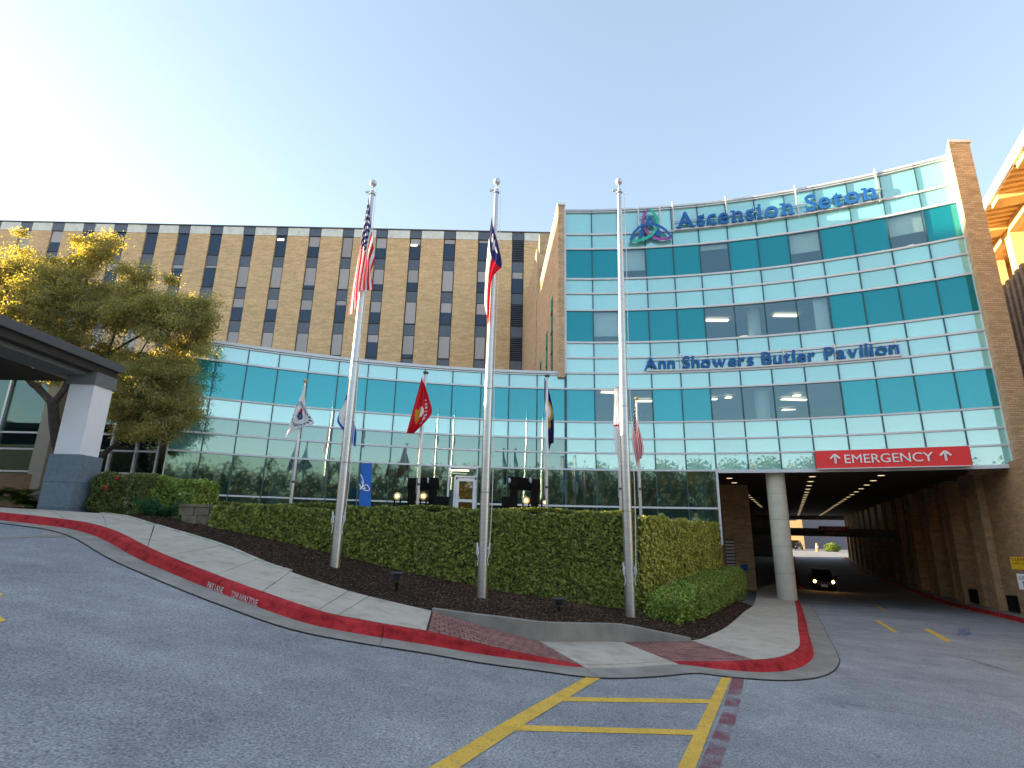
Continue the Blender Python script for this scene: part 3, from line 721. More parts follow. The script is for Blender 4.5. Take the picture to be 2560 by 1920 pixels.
# storeys behind the glass
def sector(i0, i1, r0, r1, z, h, name, m_):
    mb = MB(); vs = []
    for i in range(i0, i1+1):
        for r, zz in ((r0, z), (r1, z), (r1, z+h), (r0, z+h)): p = cpt(ph[i], zz, r); vs.append(p)
    fs = []
    for q in range(i1-i0):
        for j in range(4): fs.append((q*4+j, q*4+(j+1) % 4, (q+1)*4+(j+1) % 4, (q+1)*4+j))
    fs += [(3, 2, 1, 0), tuple(4*(i1-i0)+j for j in range(4))]
    mb.add(vs, fs); return mb.build(name, m_, pav)
for (zb, zt) in ((LV[0]-.35, LV[0]-.25), (LV[2]+.02, LV[2]+.3), (LV[5]+.02, LV[3]-.5), (LV[9]+.02, LV[6]-.5)):
    sector(13, 26, .08, 6, zb, zt-zb, 'floor_slab', M_intc)
sector(13, 26, .35, 5.8, LV[12]+.1, .9, 'floor_slab', M_intc)
sector(0, 13, .08, 9, LV[9]+.02, .5, 'floor_slab', M_intc)
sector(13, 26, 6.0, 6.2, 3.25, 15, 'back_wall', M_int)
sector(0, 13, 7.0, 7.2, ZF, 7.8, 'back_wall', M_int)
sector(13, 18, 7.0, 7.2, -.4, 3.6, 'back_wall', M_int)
sector(0, 18, .08, 7, ZF-.35, .3, 'floor_slab', M_int)
sector(0, 26, .1, 9, LV[8]-.3, .15, 'roof', M_dark)
sector(13, 18, .08, 7, LV[13]+.05, .3, 'floor_slab', M_intc)
def icol(px, y, r, z0, z1, dR=1.3):
    p = onc(px, y, dR); mb = MB(); mb.tube((p[0], p[1], z0), (p[0], p[1], z1), r, n=20, cap=False); mb.build('interior_column', M_icol, pav, smooth=True)
icol(1887, 830, .32, 10.0, 12.0, 1.0); icol(1905, 1010, .36, 5.5, 7.4, 1.0); icol(1752, 1210, .38, -.4, 3.1, .9); icol(465, 1150, .36, ZF, 5.5, .9); icol(700, 1150, .36, ZF, 5.5, 1.2)
icol(1495, 1210, .3, -.3, 3.0, 1.2)
def tube_light(px, py, L, z, dR=1.8):
    r = ray(px, py); p = r*(z/r[2]); mb = MB(); mb.box(p, (L, .28, .05), random.uniform(-.1, .1)); mb.build('tube_light', M_tubel, pav)
for px, py, L in ((1792, 801, 1.3), (1964, 789, 1.3)): tube_light(px, py, L, LV[5]-.1)
for px, py, L in ((1521, 981, .8), (1610, 1003, .9), (1785, 998, .3), (1821, 994, .3), (1985, 999, 1.4), (1992, 989, .35), (1985, 1025, 1.4)): tube_light(px, py, L, LV[9]-.12)
for px, py, dR, z in ((1858, 838, .7, 10.1), (2275, 614, .7, 14.0)):
    p = onc(px, py, dR); mb = MB(); mb.tube((p[0], p[1], z-.05), (p[0], p[1], z+.25), .38, .28, 16); mb.build('lamp_shade', M_lampsh, pav)
# glass door in bay nine
dr = D.objects.new('door', None); COL.objects.link(dr); dr.parent = pav
def dp(t, z, dR=0.0): a_ = cpt(ph[9], z, dR); b_ = cpt(ph[10], z, dR); return a_.lerp(b_, t)
door_m = MB()
def rect_frame(mb, t0, t1, z0, z1, wdt, dep=.08, dR=-.04):
    for (a_, b_) in ((dp(t0, z0, dR), dp(t0, z1, dR)), (dp(t1, z0, dR), dp(t1, z1, dR))):
        mb.box((a_+b_)/2, (wdt, dep, z1-z0), -ph[9])
    for z in (z0, z1): p = dp((t0+t1)/2, z, dR-.001); mb.box(p, ((dp(t1, 0)-dp(t0, 0)).length, dep, wdt), -ph[9])
rect_frame(door_m, .03, .98, ZF, LV[13]-.06, .09); rect_frame(door_m, .24, .98, ZF, 2.52, .09); dframe = door_m.build('door_frame', M_frame, pav)
mb = MB(); rect_frame(mb, .33, .90, ZF+.08, 2.36, .17, .06, -.06); mb.box(dp(.615, 1.30, -.06), (.75, .05, .14), -ph[9]); dl = mb.build('door_leaf', M_frame, pav)
mb = MB(); mb.box(dp(.4, 1.35, -.12), (.03, .03, .3), -ph[9]); mb.build('handle', M_alu, dl)
D.objects.remove(dr)
M_warmroom = emit('warm_lit_room', (.55, .36, .14), .05)
pane(9, LV[13], 2.52, M_low, 'window_pane', .02, .03, .98); pane(9, 2.5, ZF, M_low, 'window_pane', .02, .03, .26)
M_doorgl = glass('door_glass', (.09, .055, .012), .10)
pane(9, 2.4, 1.3, M_doorgl, 'door_pane', .02, .33, .92); pane(9, 1.3, ZF, M_doorgl, 'door_pane', .02, .33, .92)
tube_light(1150, 1176, .9, 2.75)
# brick end pier at the right, brick fin and side wall at the left of the tall part
pr = cpt(ph[26], 0)
mb = MB(); X0, X1 = 20.92, 21.90; Y0 = 22.3
mb.prism([Vector((pr.x+.05, pr.y+.15, LV[13]-.1)), Vector((X0, Y0, LV[13]-.1)), Vector((X1, Y0-.02, LV[13]-.1)), Vector((X1+1.1, Y0+3.5, LV[13]-.1)), Vector((pr.x+.6, pr.y+3.2, LV[13]-.1))], (0, 0, 18.55-LV[13]))
pier = mb.build('brick_pier', M_brick_p, pav)
mb = MB(); mb.prism([Vector((pr.x-.0, pr.y+.1, 18.5)), Vector((X0-.06, Y0-.06, 18.5)), Vector((X1+.06, Y0-.08, 18.5)), Vector((X1+1.16, Y0+3.5, 18.5)), Vector((pr.x+.55, pr.y+3.2, 18.5))], (0, 0, .14)); mb.build('cap', M_cap, pav)
pl = cpt(ph[13], 0)
mb = MB(); x0 = pl.x-.42
mb.prism([Vector((x0, 28.42, LV[8]-.3)), Vector((pl.x-.07, 28.46, LV[8]-.3)), Vector((pl.x-.1, 44, LV[8]-.3)), Vector((1.92, 42.3, LV[8]-.3))], (0, 0, 18.62-LV[8]+.3)); wg = mb.build('side_wall', M_brick_p, pav)
mb = MB(); mb.prism([Vector((x0-.04, 28.36, 18.62)), Vector((pl.x+.0, 28.38, 18.62)), Vector((pl.x-.1, 44, 18.62)), Vector((1.88, 42.3, 18.62))], (0, 0, .12)); mb.build('cap', M_cap, pav)
# slit windows in the side wall
for (ya, yb, zt) in ((30.9, 31.7, 13.9), (33.8, 34.5, 12.7), (37.8, 38.6, 11.9)):
    xa = x0+(1.92-x0)*(ya-28.42)/(42.3-28.42)-.03
    xb = x0+(1.92-x0)*(yb-28.42)/(42.3-28.42)-.03
    mb = MB(); mb.prism([Vector((xa, ya, 8)), Vector((xb, yb, 8)), Vector((xb, yb, zt)), Vector((xa, ya, zt))], (.05, 0, 0)); wn = mb.build('slit_window', M_teal, pav)
    z = 9.0
    while z < zt: mb = MB(); mb.bar((xa-.01, ya, z), (xb-.01, yb, z), .05, .05); mb.build('bar', M_dark, wn); z += 1.3
# brick block between the side wall and the tower
mb = MB(); mb.box((5.0, 51.5, 13.5), (5.4, 11.8, 26.6)); mb.build('rear_block', M_brick_p, pav)
mb = MB(); mb.prism([Vector((1.9, 42.4, 5)), Vector((2.3, 45.4, 5)), Vector((2.2, 56, 5)), Vector((1.2, 56, 5)), ], (0, 0, 18.5)); mb.build('rear_side_wall', M_brick_p, pav)
# rest of the massing above the covered drive (seen from the side only)
mb = MB(); mb.prism([Vector((pl.x+.4, 38, 3.6)), Vector((19.5, 33, 3.6)), Vector((24.0, 31.5, 3.6)), Vector((31, 46, 3.6)), Vector((6, 57, 3.6))], (0, 0, 14.6)); mb.build('rear_massing', M_brick_p, pav)

# covered drive: ceiling, pier, column, back walls, end beam
CZ = 3.22
drv = thing('covered_drive', tun(60, 3, -4), 'dark covered drive running under the right half of the pavilion', 'passage')
vs = [cpt(ph[i], CZ, .12) for i in range(18, 27)]; poly = vs+[tun(34, 9.2, CZ), tun(112, 9.2, CZ), tun(112, -9, CZ), tun(44, -9, CZ), Vector((12.6, 35, CZ)), Vector((11.6, 30, CZ))]
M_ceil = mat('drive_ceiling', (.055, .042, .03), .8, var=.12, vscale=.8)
mb = MB(); mb.prism([tuple(p) for p in poly], (0, 0, .25)); mb.build('ceiling', M_ceil, drv)
gpz = lambda p: g(p[0], p[1])
# right wall: plain lower part, deep pilasters above and below
mb = MB(); A = tun(18, 8.6); B = tun(112, 8.6)
def wallbox(mb, s0, s1, l0, l1, z0, z1):
    mb.prism([tun(s0, l0, z0), tun(s1, l0, z0), tun(s1, l1, z0), tun(s0, l1, z0)], (0, 0, z1-z0))
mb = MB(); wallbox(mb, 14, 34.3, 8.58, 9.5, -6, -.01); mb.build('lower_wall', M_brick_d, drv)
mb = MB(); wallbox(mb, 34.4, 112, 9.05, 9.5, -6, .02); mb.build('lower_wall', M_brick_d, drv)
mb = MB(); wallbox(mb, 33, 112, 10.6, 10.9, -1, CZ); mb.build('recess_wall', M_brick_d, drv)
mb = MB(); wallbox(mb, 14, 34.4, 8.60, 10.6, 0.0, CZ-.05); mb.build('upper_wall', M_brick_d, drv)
s = 34.3; j = 0
while s < 111:
    wd = 1.0 if j % 2 else 1.25
    mb = MB(); wallbox(mb, s, s+wd, 8.42 if j % 2 else 8.3, 9.8, -5.5, CZ-.01); mb.build('pilaster', M_brick_d, drv)
    s += 3.3 if j % 2 else 2.6; j += 1
# gap in the far right wall where daylight enters
mb = MB(); wallbox(mb, 26, 112, 7.75, 8.56, -6.0, -6.0+.01); 
# kerb and narrow walk on the right of the drive
rk = thing('right_kerb', tun(60, 7.7, -4), None, None); tag(rk, kind='structure')
for s0 in np.arange(14, 112, 3.0):
    mb = MB(); vs = []
    for q in range(4):
        s_ = s0+q*.99
        for l_, h in ((7.68, 0), (7.72, .15), (7.9, .16)): p = tun(s_, l_); vs.append(Vector((p.x, p.y, g(p.x, p.y)+h+.004)))
    fs = [];
    for q in range(3): fs += [(q*3, q*3+1, q*3+4, q*3+3), (q*3+1, q*3+2, q*3+5, q*3+4)]
    mb.add(vs, fs); mb.build('kerb_stone', M_red, rk)
    mb = MB(); vs = []
    for q in range(4):
        s_ = s0+q*.99
        for l_, h in ((7.9, .155), (9.06, .165)): p = tun(s_, l_); vs.append(Vector((p.x, p.y, g(p.x, p.y)+h+.004)))
    mb.add(vs, [(q*2, q*2+1, q*2+3, q*2+2) for q in range(3)]); mb.build('walk_slab', M_conc2, rk)
    mb = MB(); vs = []
    for q in range(4):
        s_ = s0+q*.99
        for l_ in (7.28, 7.68): p = tun(s_, l_); vs.append(Vector((p.x, p.y, g(p.x, p.y)+.008)))
    mb.add(vs, [(q*2, q*2+1, q*2+3, q*2+2) for q in range(3)]); mb.build('gutter_slab', M_conc2, rk)
# left pier, column, left back walls
px0, px1 = 14.50, 16.42
mb = MB(); mb.box(((px0+px1)/2, 38.6, -.4), (px1-px0, 1.4, 7.2)); mb.build('brick_pier', M_brick_p, drv)
mb = MB(); a_ = cpt(ph[18], 0); mb.prism([Vector((a_.x-.1, a_.y+.25, -4.5)), Vector((a_.x+.02, a_.y+.3, -4.5)), Vector((14.6, 38, -4.5)), Vector((14.4, 38, -4.5))], (0, 0, 7.7)); mb.build('return_wall', M_brick_p, drv)
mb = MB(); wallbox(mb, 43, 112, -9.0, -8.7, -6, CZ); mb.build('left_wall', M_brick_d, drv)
for s_ in np.arange(52, 110, 7.5):
    mb = MB(); p = tun(s_, -1.0); mb.tube((p.x, p.y, -5), (p.x, p.y, CZ), .42, n=20); mb.build('column', M_conc, drv, smooth=False)
mb = MB(); p = onc(1962, 1505, .75); mb2 = []
pc = (13.45, 27.75); M_colc = mat('pale_concrete', (.60, .58, .48), .8, var=.08)
zb = g(*pc)+.12
for k_ in range(5):
    z0 = zb+(CZ-zb)*k_/5; z1 = zb+(CZ-zb)*(k_+1)/5-.015
    mb = MB(); mb.tube((*pc, z0), (*pc, z1), .44, n=32); o = mb.build('column_drum', M_colc, drv, smooth=False)
mb = MB(); mb.tube((*pc, zb), (*pc, CZ), .43, n=24); mb.build('column_core', M_conc2, drv)
# louvre grille and small blue plate on the pier
lv = D.objects.new('louvre', None)
pf = 37.88
q0 = aty(1811, 1350, pf); q1 = aty(1839, 1426, pf)
mb = MB(); mb.box(((q0[0]+q1[0])/2, pf, (q0[2]+q1[2])/2), (q1[0]-q0[0]+.1, .06, q0[2]-q1[2]+.1)); lf = mb.build('louvre_frame', M_dark, drv)
for k_ in range(9):
    z = q1[2]+(q0[2]-q1[2])*(k_+.5)/9; mb = MB(); mb.box(((q0[0]+q1[0])/2, pf-.06, z), (q1[0]-q0[0], .08, .13)); mb.build('louvre_slat', M_alu, lf)
q0 = aty(1850, 1411, pf); q1 = aty(1869, 1426, pf)
mb = MB(); mb.box(((q0[0]+q1[0])/2, pf-.05, (q0[2]+q1[2])/2), (q1[0]-q0[0], .04, q0[2]-q1[2])); tag(mb.build('wall_plate', M_blue), 'small dark blue plate on the brick pier beside the louvre grille', 'sign')
# ceiling lights
disc = None
def downlight(s_, l_, label, z=CZ):
    global disc
    p = tun(s_, l_, z-.012)
    if disc is None:
        mb = MB(); mb.tube((0, 0, 0), (0, 0, .02), .17, n=16); me_o = mb.build('x', M_down); disc = me_o.data; D.objects.remove(me_o)
        mb = MB(); mb.tube((0, 0, .005), (0, 0, .02), .22, n=16); me_o = mb.build('x', M_alu); disc2 = me_o.data; D.objects.remove(me_o); downlight.rim = disc2
    e = thing('downlight', p, label, 'ceiling light', 'downlights in rows under the drive ceiling')
    a_ = D.objects.new('lens', disc); COL.objects.link(a_); a_.parent = e
    c_ = D.objects.new('rim', downlight.rim); COL.objects.link(c_); c_.parent = e; c_.location = (0, 0, .006)
ORD = ['nearest', 'second', 'third', 'fourth', 'fifth', 'sixth', 'seventh', 'eighth']
def dlab(k_, row): return (ORD[k_]+' round downlight'+(' from the facade' if k_ else '')+' in the '+row) if k_ < 8 else 'one of the far downlights in the '+row
for k_ in range(23): downlight(35.9+3.35*k_, 1.38, dlab(k_, 'middle ceiling row of the drive'))
for k_ in range(23): downlight(36+3.35*k_, 4.72, dlab(k_, 'right ceiling row of the drive'))
for q_, k_ in enumerate((0, 1, 4, 5, 6, 7, 8, 9, 10, 11, 12)): downlight(35.9+3.35*k_, -3.08, dlab(q_, 'left ceiling row of the drive'))
# sign beam across the drive
sb = thing('sign_beam', tun(59.6, 3, -.15), 'low dark beam across the covered drive carrying a red sign', 'beam')
mb = MB(); wallbox(mb, 59.6, 60.0, -8.6, 8.3, -.15, .58); mb.build('beam', M_band, sb)
def plate_on_s(px0_, py0_, px1_, py1_, s_, m_, name, parent, th=.06):
    a_ = ts(px0_, py0_, s_); b_ = ts(px1_, py1_, s_); la = a_[:2]@TN; lb = b_[:2]@TN
    mb = MB(); wallbox(mb, s_, s_+th, la, lb, b_[2], a_[2]); return mb.build(name, m_, parent), la, lb, a_[2], b_[2]
def face_text(txt, s_, la, lb, z0, z1, m_, parent, fill=.8, bold=.0):
    me = textmesh(txt, 1.0, bold); xs = [v.co.x for v in me.vertices]; ys = [v.co.y for v in me.vertices]
    w_ = max(xs)-min(xs); h_ = max(ys)-min(ys); sc = min((lb-la)*fill/w_, (z1-z0)*.7/h_); cx = (la+lb)/2; cz = (z0+z1)/2
    inv = world_of(parent).inverted()
    for v in me.vertices:
        v.co = inv@tun(s_-.012, cx+(v.co.x-min(xs)-w_/2)*sc, cz+(v.co.y-min(ys)-h_/2)*sc)
    me.materials.append(m_); o = D.objects.new('lettering', me); COL.objects.link(o); o.parent = parent; return o
_, la, lb, z1, z0 = plate_on_s(2046, 1315, 2122, 1328, 59.5, M_signred, 'red_panel', sb); face_text('EMERGENCY', 59.5, la, lb, z0, z1, M_signwhite, sb)
plate_on_s(2062, 1331, 2126, 1341, 59.5, M_beige, 'name_panel', sb)
# far end: closing wall edges and the sunlit street beyond
mb = MB(); wallbox(mb, 111.6, 112, -9, 9.4, 2.5, CZ+2); mb.build('end_beam', M_conc2, drv)
mb = MB(); wallbox(mb, 111.6, 112, -9, -1.6, -6, CZ); mb.build('end_wall', M_conc2, drv)

# ------------------------------------------------------------------ lettering on the facade
def bend_letters(txt, xa, ya, xb, yb, base, cap, parent, dR=-.30, serif=False, th=.08, bold=.02, mt=None):
    pa = phi(onc(xa, ya, dR)); pb = phi(onc(xb, yb, dR)); total = (pb-pa)*(CR+dR)
    gl = []; x = 0
    for ch_ in txt:
        if ch_ == ' ': gl.append(None); x += .34; continue
        me = textmesh(ch_, 1.0, bold, 0); xs = [v.co.x for v in me.vertices]; mn, mx_ = min(xs), max(xs)
        ser = []
        if serif:
            capm = .69; xh = .52; t_ = .05; st = .075
            def sb_(c_, z, w_=.15): ser.append((c_-w_, c_+w_, z, z+t_))
            L = mx_-mn
            if ch_ == 'A': sb_(mn+.05, 0, .11); sb_(mx_-.07, 0, .13)
            if ch_ == 'n': sb_(mn+st*.9, 0, .12); sb_(mx_-st*.9, 0, .12); sb_(mn+st*.2, xh-.05, .09)
            if ch_ == 'i': sb_((mn+mx_)/2, 0, .13); sb_((mn+mx_)/2-.05, xh-.05, .09)
            if ch_ == 't': pass
            if ch_ in 'S': ser.append((mx_-.09, mx_-.02, capm-.24, capm)); ser.append((mn+.01, mn+.08, 0, .22))
            if ch_ in 's': ser.append((mx_-.09, mx_-.03, xh-.16, xh)); ser.append((mn+.02, mn+.08, 0, .15))
            if ch_ in 'c': ser.append((mx_-.10, mx_-.02, xh-.19, xh-.04))
        lo = min([mn]+[s_[0] for s_ in ser]); hi = max([mx_]+[s_[1] for s_ in ser])
        gl.append((me, x-lo, ser, ch_)); x += hi-lo+(.075 if serif else .095)
    x -= .05; sx = total/x; sz = cap/.70
    inv = world_of(parent).inverted()
    for gitem in gl:
        if gitem is None: continue
        me, off, ser, ch_ = gitem; xs = [v.co.x for v in me.vertices]; cx = off+(min(xs)+max(xs))/2; pc_ = pa+cx*sx/(CR+dR)
        c = cpt(pc_, base, dR); ux = Vector((math.cos(pc_), -math.sin(pc_), 0)); uz = Vector((0, 0, 1)); un = Vector((math.sin(pc_), math.cos(pc_), 0))
        mb = MB()
        def P3(x_, y_, d_=0.0): return c+ux*((x_+off-cx)*sx)+uz*(y_*sz)+un*d_
        vs = [P3(v.co.x, v.co.y) for v in me.vertices]; nv = len(vs); fs = [tuple(p.vertices) for p in me.polygons]
        ec = {}
        for f_ in fs:
            for a_, b_ in zip(f_, f_[1:]+f_[:1]): ec[(a_, b_)] = 1
        vs2 = [P3(v.co.x, v.co.y, th) for v in me.vertices]
        side = [(b_, a_, a_+nv, b_+nv) for (a_, b_) in ec if (b_, a_) not in ec]
        mb.add(vs+vs2, fs+side)
        for (a_, b_, z0_, z1_) in ser:
            q = [P3(a_, z0_, -.004), P3(b_, z0_, -.004), P3(b_, z1_, -.004), P3(a_, z1_, -.004)]; mb.prism(q, un*(th-.004))
        mb.build('letter', mt or M_blue, parent); D.meshes.remove(me)
def rail_arc(parent, pa, pb, z, dR, r=.045, n_=14):
    mb = MB()
    for i in range(n_):
        mb.bar(cpt(pa+(pb-pa)*i/n_, z, dR), cpt(pa+(pb-pa)*(i+1)/n_, z, dR), r*1.6, r*2)
    mb.build('support_rail', M_rail, parent)
s1 = thing('roof_sign', cpt(phi(onc(1930, 530)), 16.8, -.3), 'large blue serif lettering reading Ascension Seton along the top of the glass facade', 'sign')
bend_letters('Ascension Seton', 1691, 580, 2199, 499, 16.86, .97, s1, serif=True, bold=.016)
pa, pb = phi(onc(1690, 580)), phi(onc(2199, 499)); rail_arc(s1, pa-.002, pb+.006, 16.80, -.16); rail_arc(s1, pa-.004, pb+.006, 17.38, -.16, .03)
for q in (1681, 1815, 1993, 2202):
    pp = phi(onc(q, 520)); mb = MB(); mb.bar(cpt(pp, 16.7, -.15), cpt(pp, 18.66, -.15), .06); mb.build('support_post', M_rail, s1)
s2 = thing('facade_sign', cpt(phi(onc(1930, 900)), 8.4, -.3), 'blue sans-serif lettering reading Ann Showers Butler Pavilion across the middle of the facade', 'sign')
bend_letters('Ann Showers Butler Pavilion', 1612, 926, 2254, 891, 8.48, .66, s2, bold=.018, th=.07, dR=-.24)
pa, pb = phi(onc(1612, 926)), phi(onc(2254, 891)); rail_arc(s2, pa+.003, pb, 8.40, -.14); rail_arc(s2, pa+.003, pb, 8.98, -.14, .025)
for q in (1700, 1850, 1960, 2090, 2245):
    pp = phi(onc(q, 905)); mb = MB(); mb.bar(cpt(pp, 8.3, -.13), cpt(pp, 9.3, -.13), .06); mb.build('support_post', M_rail, s2)
# emblem of three woven loops
lg = thing('emblem_sign', cpt(phi(onc(1625, 570)), 16.3, -.3), 'emblem of three woven blue, green and purple loops left of the big roof lettering', 'sign')
def zp(u, v, dR=-.3): return Vector(onc(1560+u*160/2212, 500+v*160/2212, dR))
def ribbon(pts, wpx, m_, dR, parent, conv=zp, th=.1, closed=False):
    # smooth
    P_ = [Vector((a_, b_)) for a_, b_ in pts]; R_ = []
    for i in range(len(P_)-1):
        p0, p1, p2, p3 = P_[max(i-1, 0)], P_[i], P_[i+1], P_[min(i+2, len(P_)-1)]
        for j in range(6):
            t = j/6; R_.append(.5*((2*p1)+(p2-p0)*t+(2*p0-5*p1+4*p2-p3)*t*t+(3*p1-p0-3*p2+p3)*t**3))
    R_.append(P_[-1]); mb = MB(); vs = []
    for i, p in enumerate(R_):
        d = (R_[min(i+1, len(R_)-1)]-R_[max(i-1, 0)]).normalized(); nn = Vector((-d.y, d.x))*wpx/2
        for q in (p-nn, p+nn):
            a_ = conv(q.x, q.y, dR); vs += [a_, conv(q.x, q.y, dR+th)]
    fs = []
    for i in range(len(R_)-1):
        a_ = 4*i; fs += [(a_, a_+2, a_+6, a_+4), (a_, a_+4, a_+5, a_+1), (a_+2, a_+3, a_+7, a_+6)]
    mb.add(vs, fs); return mb.build('loop', m_, parent)
ribbon([(840, 330), (700, 500), (660, 700), (680, 850), (740, 1020), (900, 1200), (1150, 1330), (1400, 1345), (1630, 1290)], 85, M_purple, -.30, lg)
ribbon([(880, 310), (1050, 490), (1150, 690), (1140, 860), (1080, 1040), (980, 1170), (850, 1270), (600, 1370), (430, 1400), (230, 1390)], 95, M_green, -.34, lg)
ribbon([(230, 1390), (330, 1150), (500, 970), (700, 860), (880, 830), (1080, 850), (1200, 890), (1400, 1010), (1530, 1150), (1640, 1290)], 85, M_blue, -.38, lg)
def zpoly(pts, m_, name='wedge', dR=-.32):
    q = [zp(a_, b_, dR) for a_, b_ in pts]; mb = MB(); mb.prism(q, tuple(zp(pts[0][0], pts[0][1], dR+.09)-q[0])); mb.build(name, m_, lg)
zpoly([(870, 500), (700, 860), (800, 860), (850, 720), (930, 720)], M_blue); zpoly([(870, 500), (920, 700), (960, 860), (1090, 860)], M_blue); zpoly([(780, 790), (760, 860), (1000, 860), (960, 790)], M_blue)
zpoly([(600, 940), (560, 1100), (470, 1300), (690, 1260), (650, 1100), (700, 940)], M_blue); zpoly([(1120, 930), (1110, 1240), (1380, 1190), (1250, 1080), (1190, 950)], M_blue)
for a_, b_ in (((490, 230), (500, 900)), ((1240, 230), (1250, 900))): mb = MB(); mb.bar(zp(*a_, -.15), zp(*b_, -.15), .08); mb.build('support_post', M_rail, lg)
mb = MB(); mb.bar(zp(480, 575, -.17), zp(1260, 530, -.17), .05); mb.build('support_rail', M_rail, lg)
# red emergency panel
e0 = Vector(onc(2040, 1150, -.35)); e1 = Vector(onc(2427, 1141, -.35)); e0.z = e1.z = 0
ed = (e1-e0).normalized(); eL = (e1-e0).length; en = Vector((-ed.y, ed.x, 0)); ZE0, ZE1 = 3.06, 3.90
er = thing('emergency_sign', (e0+e1)/2+Vector((0, 0, ZE0)), 'long red panel reading EMERGENCY between two white arrows above the drive', 'sign')
mb = MB(); mb.prism([e0+Vector((0, 0, ZE0)), e1+Vector((0, 0, ZE0)), e1+Vector((0, 0, ZE1)), e0+Vector((0, 0, ZE1))], en*.22); mb.build('panel', M_signred, er)
mb = MB(); mb.bar(e0+Vector((0, 0, ZE0-.03)), e1+Vector((0, 0, ZE0-.03)), .25, .04); mb.build('trim', M_alu, er)
me = textmesh('EMERGENCY', 1.0, 0); xs = [v.co.x for v in me.vertices]; w_ = max(xs)-min(xs); tw = eL*.575; x0_ = eL*.20; inv = world_of(er).inverted()
mb = MB(); vs = [e0+ed*(x0_+(v.co.x-min(xs))/w_*tw)+Vector((0, 0, ZE0+.22+v.co.y/.72*.42))-en*.05 for v in me.vertices]
fs = [tuple(p.vertices) for p in me.polygons]; nv = len(vs); ec = {}
for f_ in fs:
    for a_, b_ in zip(f_, f_[1:]+f_[:1]): ec[(a_, b_)] = 1
mb.add(vs+[v+en*.055 for v in vs], fs+[(b_, a_, a_+nv, b_+nv) for (a_, b_) in ec if (b_, a_) not in ec]); mb.build('lettering', M_signwhite, er)
for fx in (.135, .85):
    c = e0+ed*(eL*fx)+Vector((0, 0, ZE0+.43))-en*.04; mb = MB(); mb.bar(c-Vector((0, 0, .21)), c+Vector((0, 0, .17)), .06, .075)
    for s_ in (-1, 1): mb.bar(c+Vector((0, 0, .22)), c+ed*s_*.20+Vector((0, 0, .02)), .06, .075)
    mb.build('arrow', M_signwhite, er)

# ------------------------------------------------------------------ hospital tower behind
TY = 57.0
tw = thing('hospital_tower', (-28, TY, 0), 'long tan brick hospital tower with vertical window strips behind the glass wing', 'building')
strips = [(-65.6, -64.2), (-61.9, -60.5), (-58.17, -56.81), (-54.46, -53.05), (-50.79, -49.43), (-47.18, -45.63), (-43.39, -41.89), (-39.59, -38.23), (-35.84, -34.38), (-31.93, -30.57), (-28.07, -26.72), (-24.22, -22.81), (-20.27, -18.96), (-16.33, -14.98), (-12.36, -11.0), (-8.37, -6.96), (-4.33, -3.02), (-.34, 1.07)]
mb = MB(); mb.box((-36.5, TY+7.6, 16.6), (82, 14, 34.0)); mb.build('core', M_tfr, tw)
edges = [-78.0]+[e_ for s_ in strips for e_ in s_]+[5.2]
for k_ in range(0, len(edges), 2):
    a_, b_ = edges[k_], edges[k_+1]
    mb = MB(); mb.box(((a_+b_)/2, TY+.42, 15.9), (b_-a_, .36, 33.4)); mb.build('brick_pier', M_brick_t, tw)
    mb = MB(); mb.box(((a_+b_)/2, TY+.40, 33.13), (b_-a_-.04, .38, 1.02)); mb.build('cap_panel', M_cap, tw)
mb = MB(); mb.box((-36.4, TY+.4, 33.74), (83.2, .6, .09)); mb.build('roof_edge', M_band, tw)
bl = {-58.17: (1.0, .5), -54.46: (.55, .6), -50.79: (0, .2), -47.18: (0, .3), -43.39: (0, .1), -39.59: (0, .15, .5), -35.84: (0, .08, .4), -31.93: (0, 1, .4, 1), -28.07: (0, 1, .45, .95), -24.22: (.5, .85, .45, 1), -20.27: (1, 1, .2, .95), -16.33: (.5, .72, .5, .33), -12.36: (.3, .6, 1, .85), -8.37: (.2, 1, .45, 1), -4.33: (.12, .5, .5, 1)}
for (a_, b_) in strips:
    lou = a_ == -.34; c_ = (a_+b_)/2; wd = b_-a_
    mb = MB(); mb.box((c_, TY+.35, 33.2), (wd-.1, .2, 1.05)); mb.build('spandrel_panel', M_tsp, tw)
    for q in range(7):
        zt = 32.62-4.02*q; zb_ = zt-2.55
        if zb_ < 7.5: break
        if lou and q not in (1,) and q < 5:
            lo = D.objects.new('louvre_bank', None)
            mb = MB(); mb.box((c_, TY+.5, (zt+zb_)/2), (wd-.1, .1, zt-zb_)); lb_ = mb.build('louvre_bank', M_black, tw)
            nn_ = 11
            for r_ in range(nn_): mb = MB(); mb.box((c_, TY+.36, zb_+(r_+.5)*(zt-zb_)/nn_), (wd-.12, .16, .07)); mb.build('louvre_slat', M_tsp, lb_)
        else:
            fr = (bl.get(a_, ()) + (random.choice([.3, .5, .9, 1.0]),)*7)[q]
            mb = MB(); mb.box((c_, TY+.42, (zt+zb_)/2), (wd-.2, .04, zt-zb_)); wn = mb.build('window', M_tglass, tw)
            if fr > .02: mb = MB(); mb.box((c_, TY+.395, zt-(zt-zb_)*fr/2), (wd-.24, .02, (zt-zb_)*fr)); mb.build('blind', M_tblind, wn)
        mb = MB(); mb.box((c_, TY+.38, zb_-.06), (wd-.1, .14, .1)); mb.build('window_sill', M_tfr, tw)
        mb = MB(); mb.box((c_, TY+.42, zb_-.78), (wd-.12, .1, 1.28)); mb.build('spandrel_panel', M_tsp, tw)
for (px, py) in ((702, 599), (1035, 613)):
    p = aty(px, py, TY+.36); mb = MB(); mb.box(p, (.75, .02, .25), 0); mb.build('lit_lamp', M_tubel, tw)

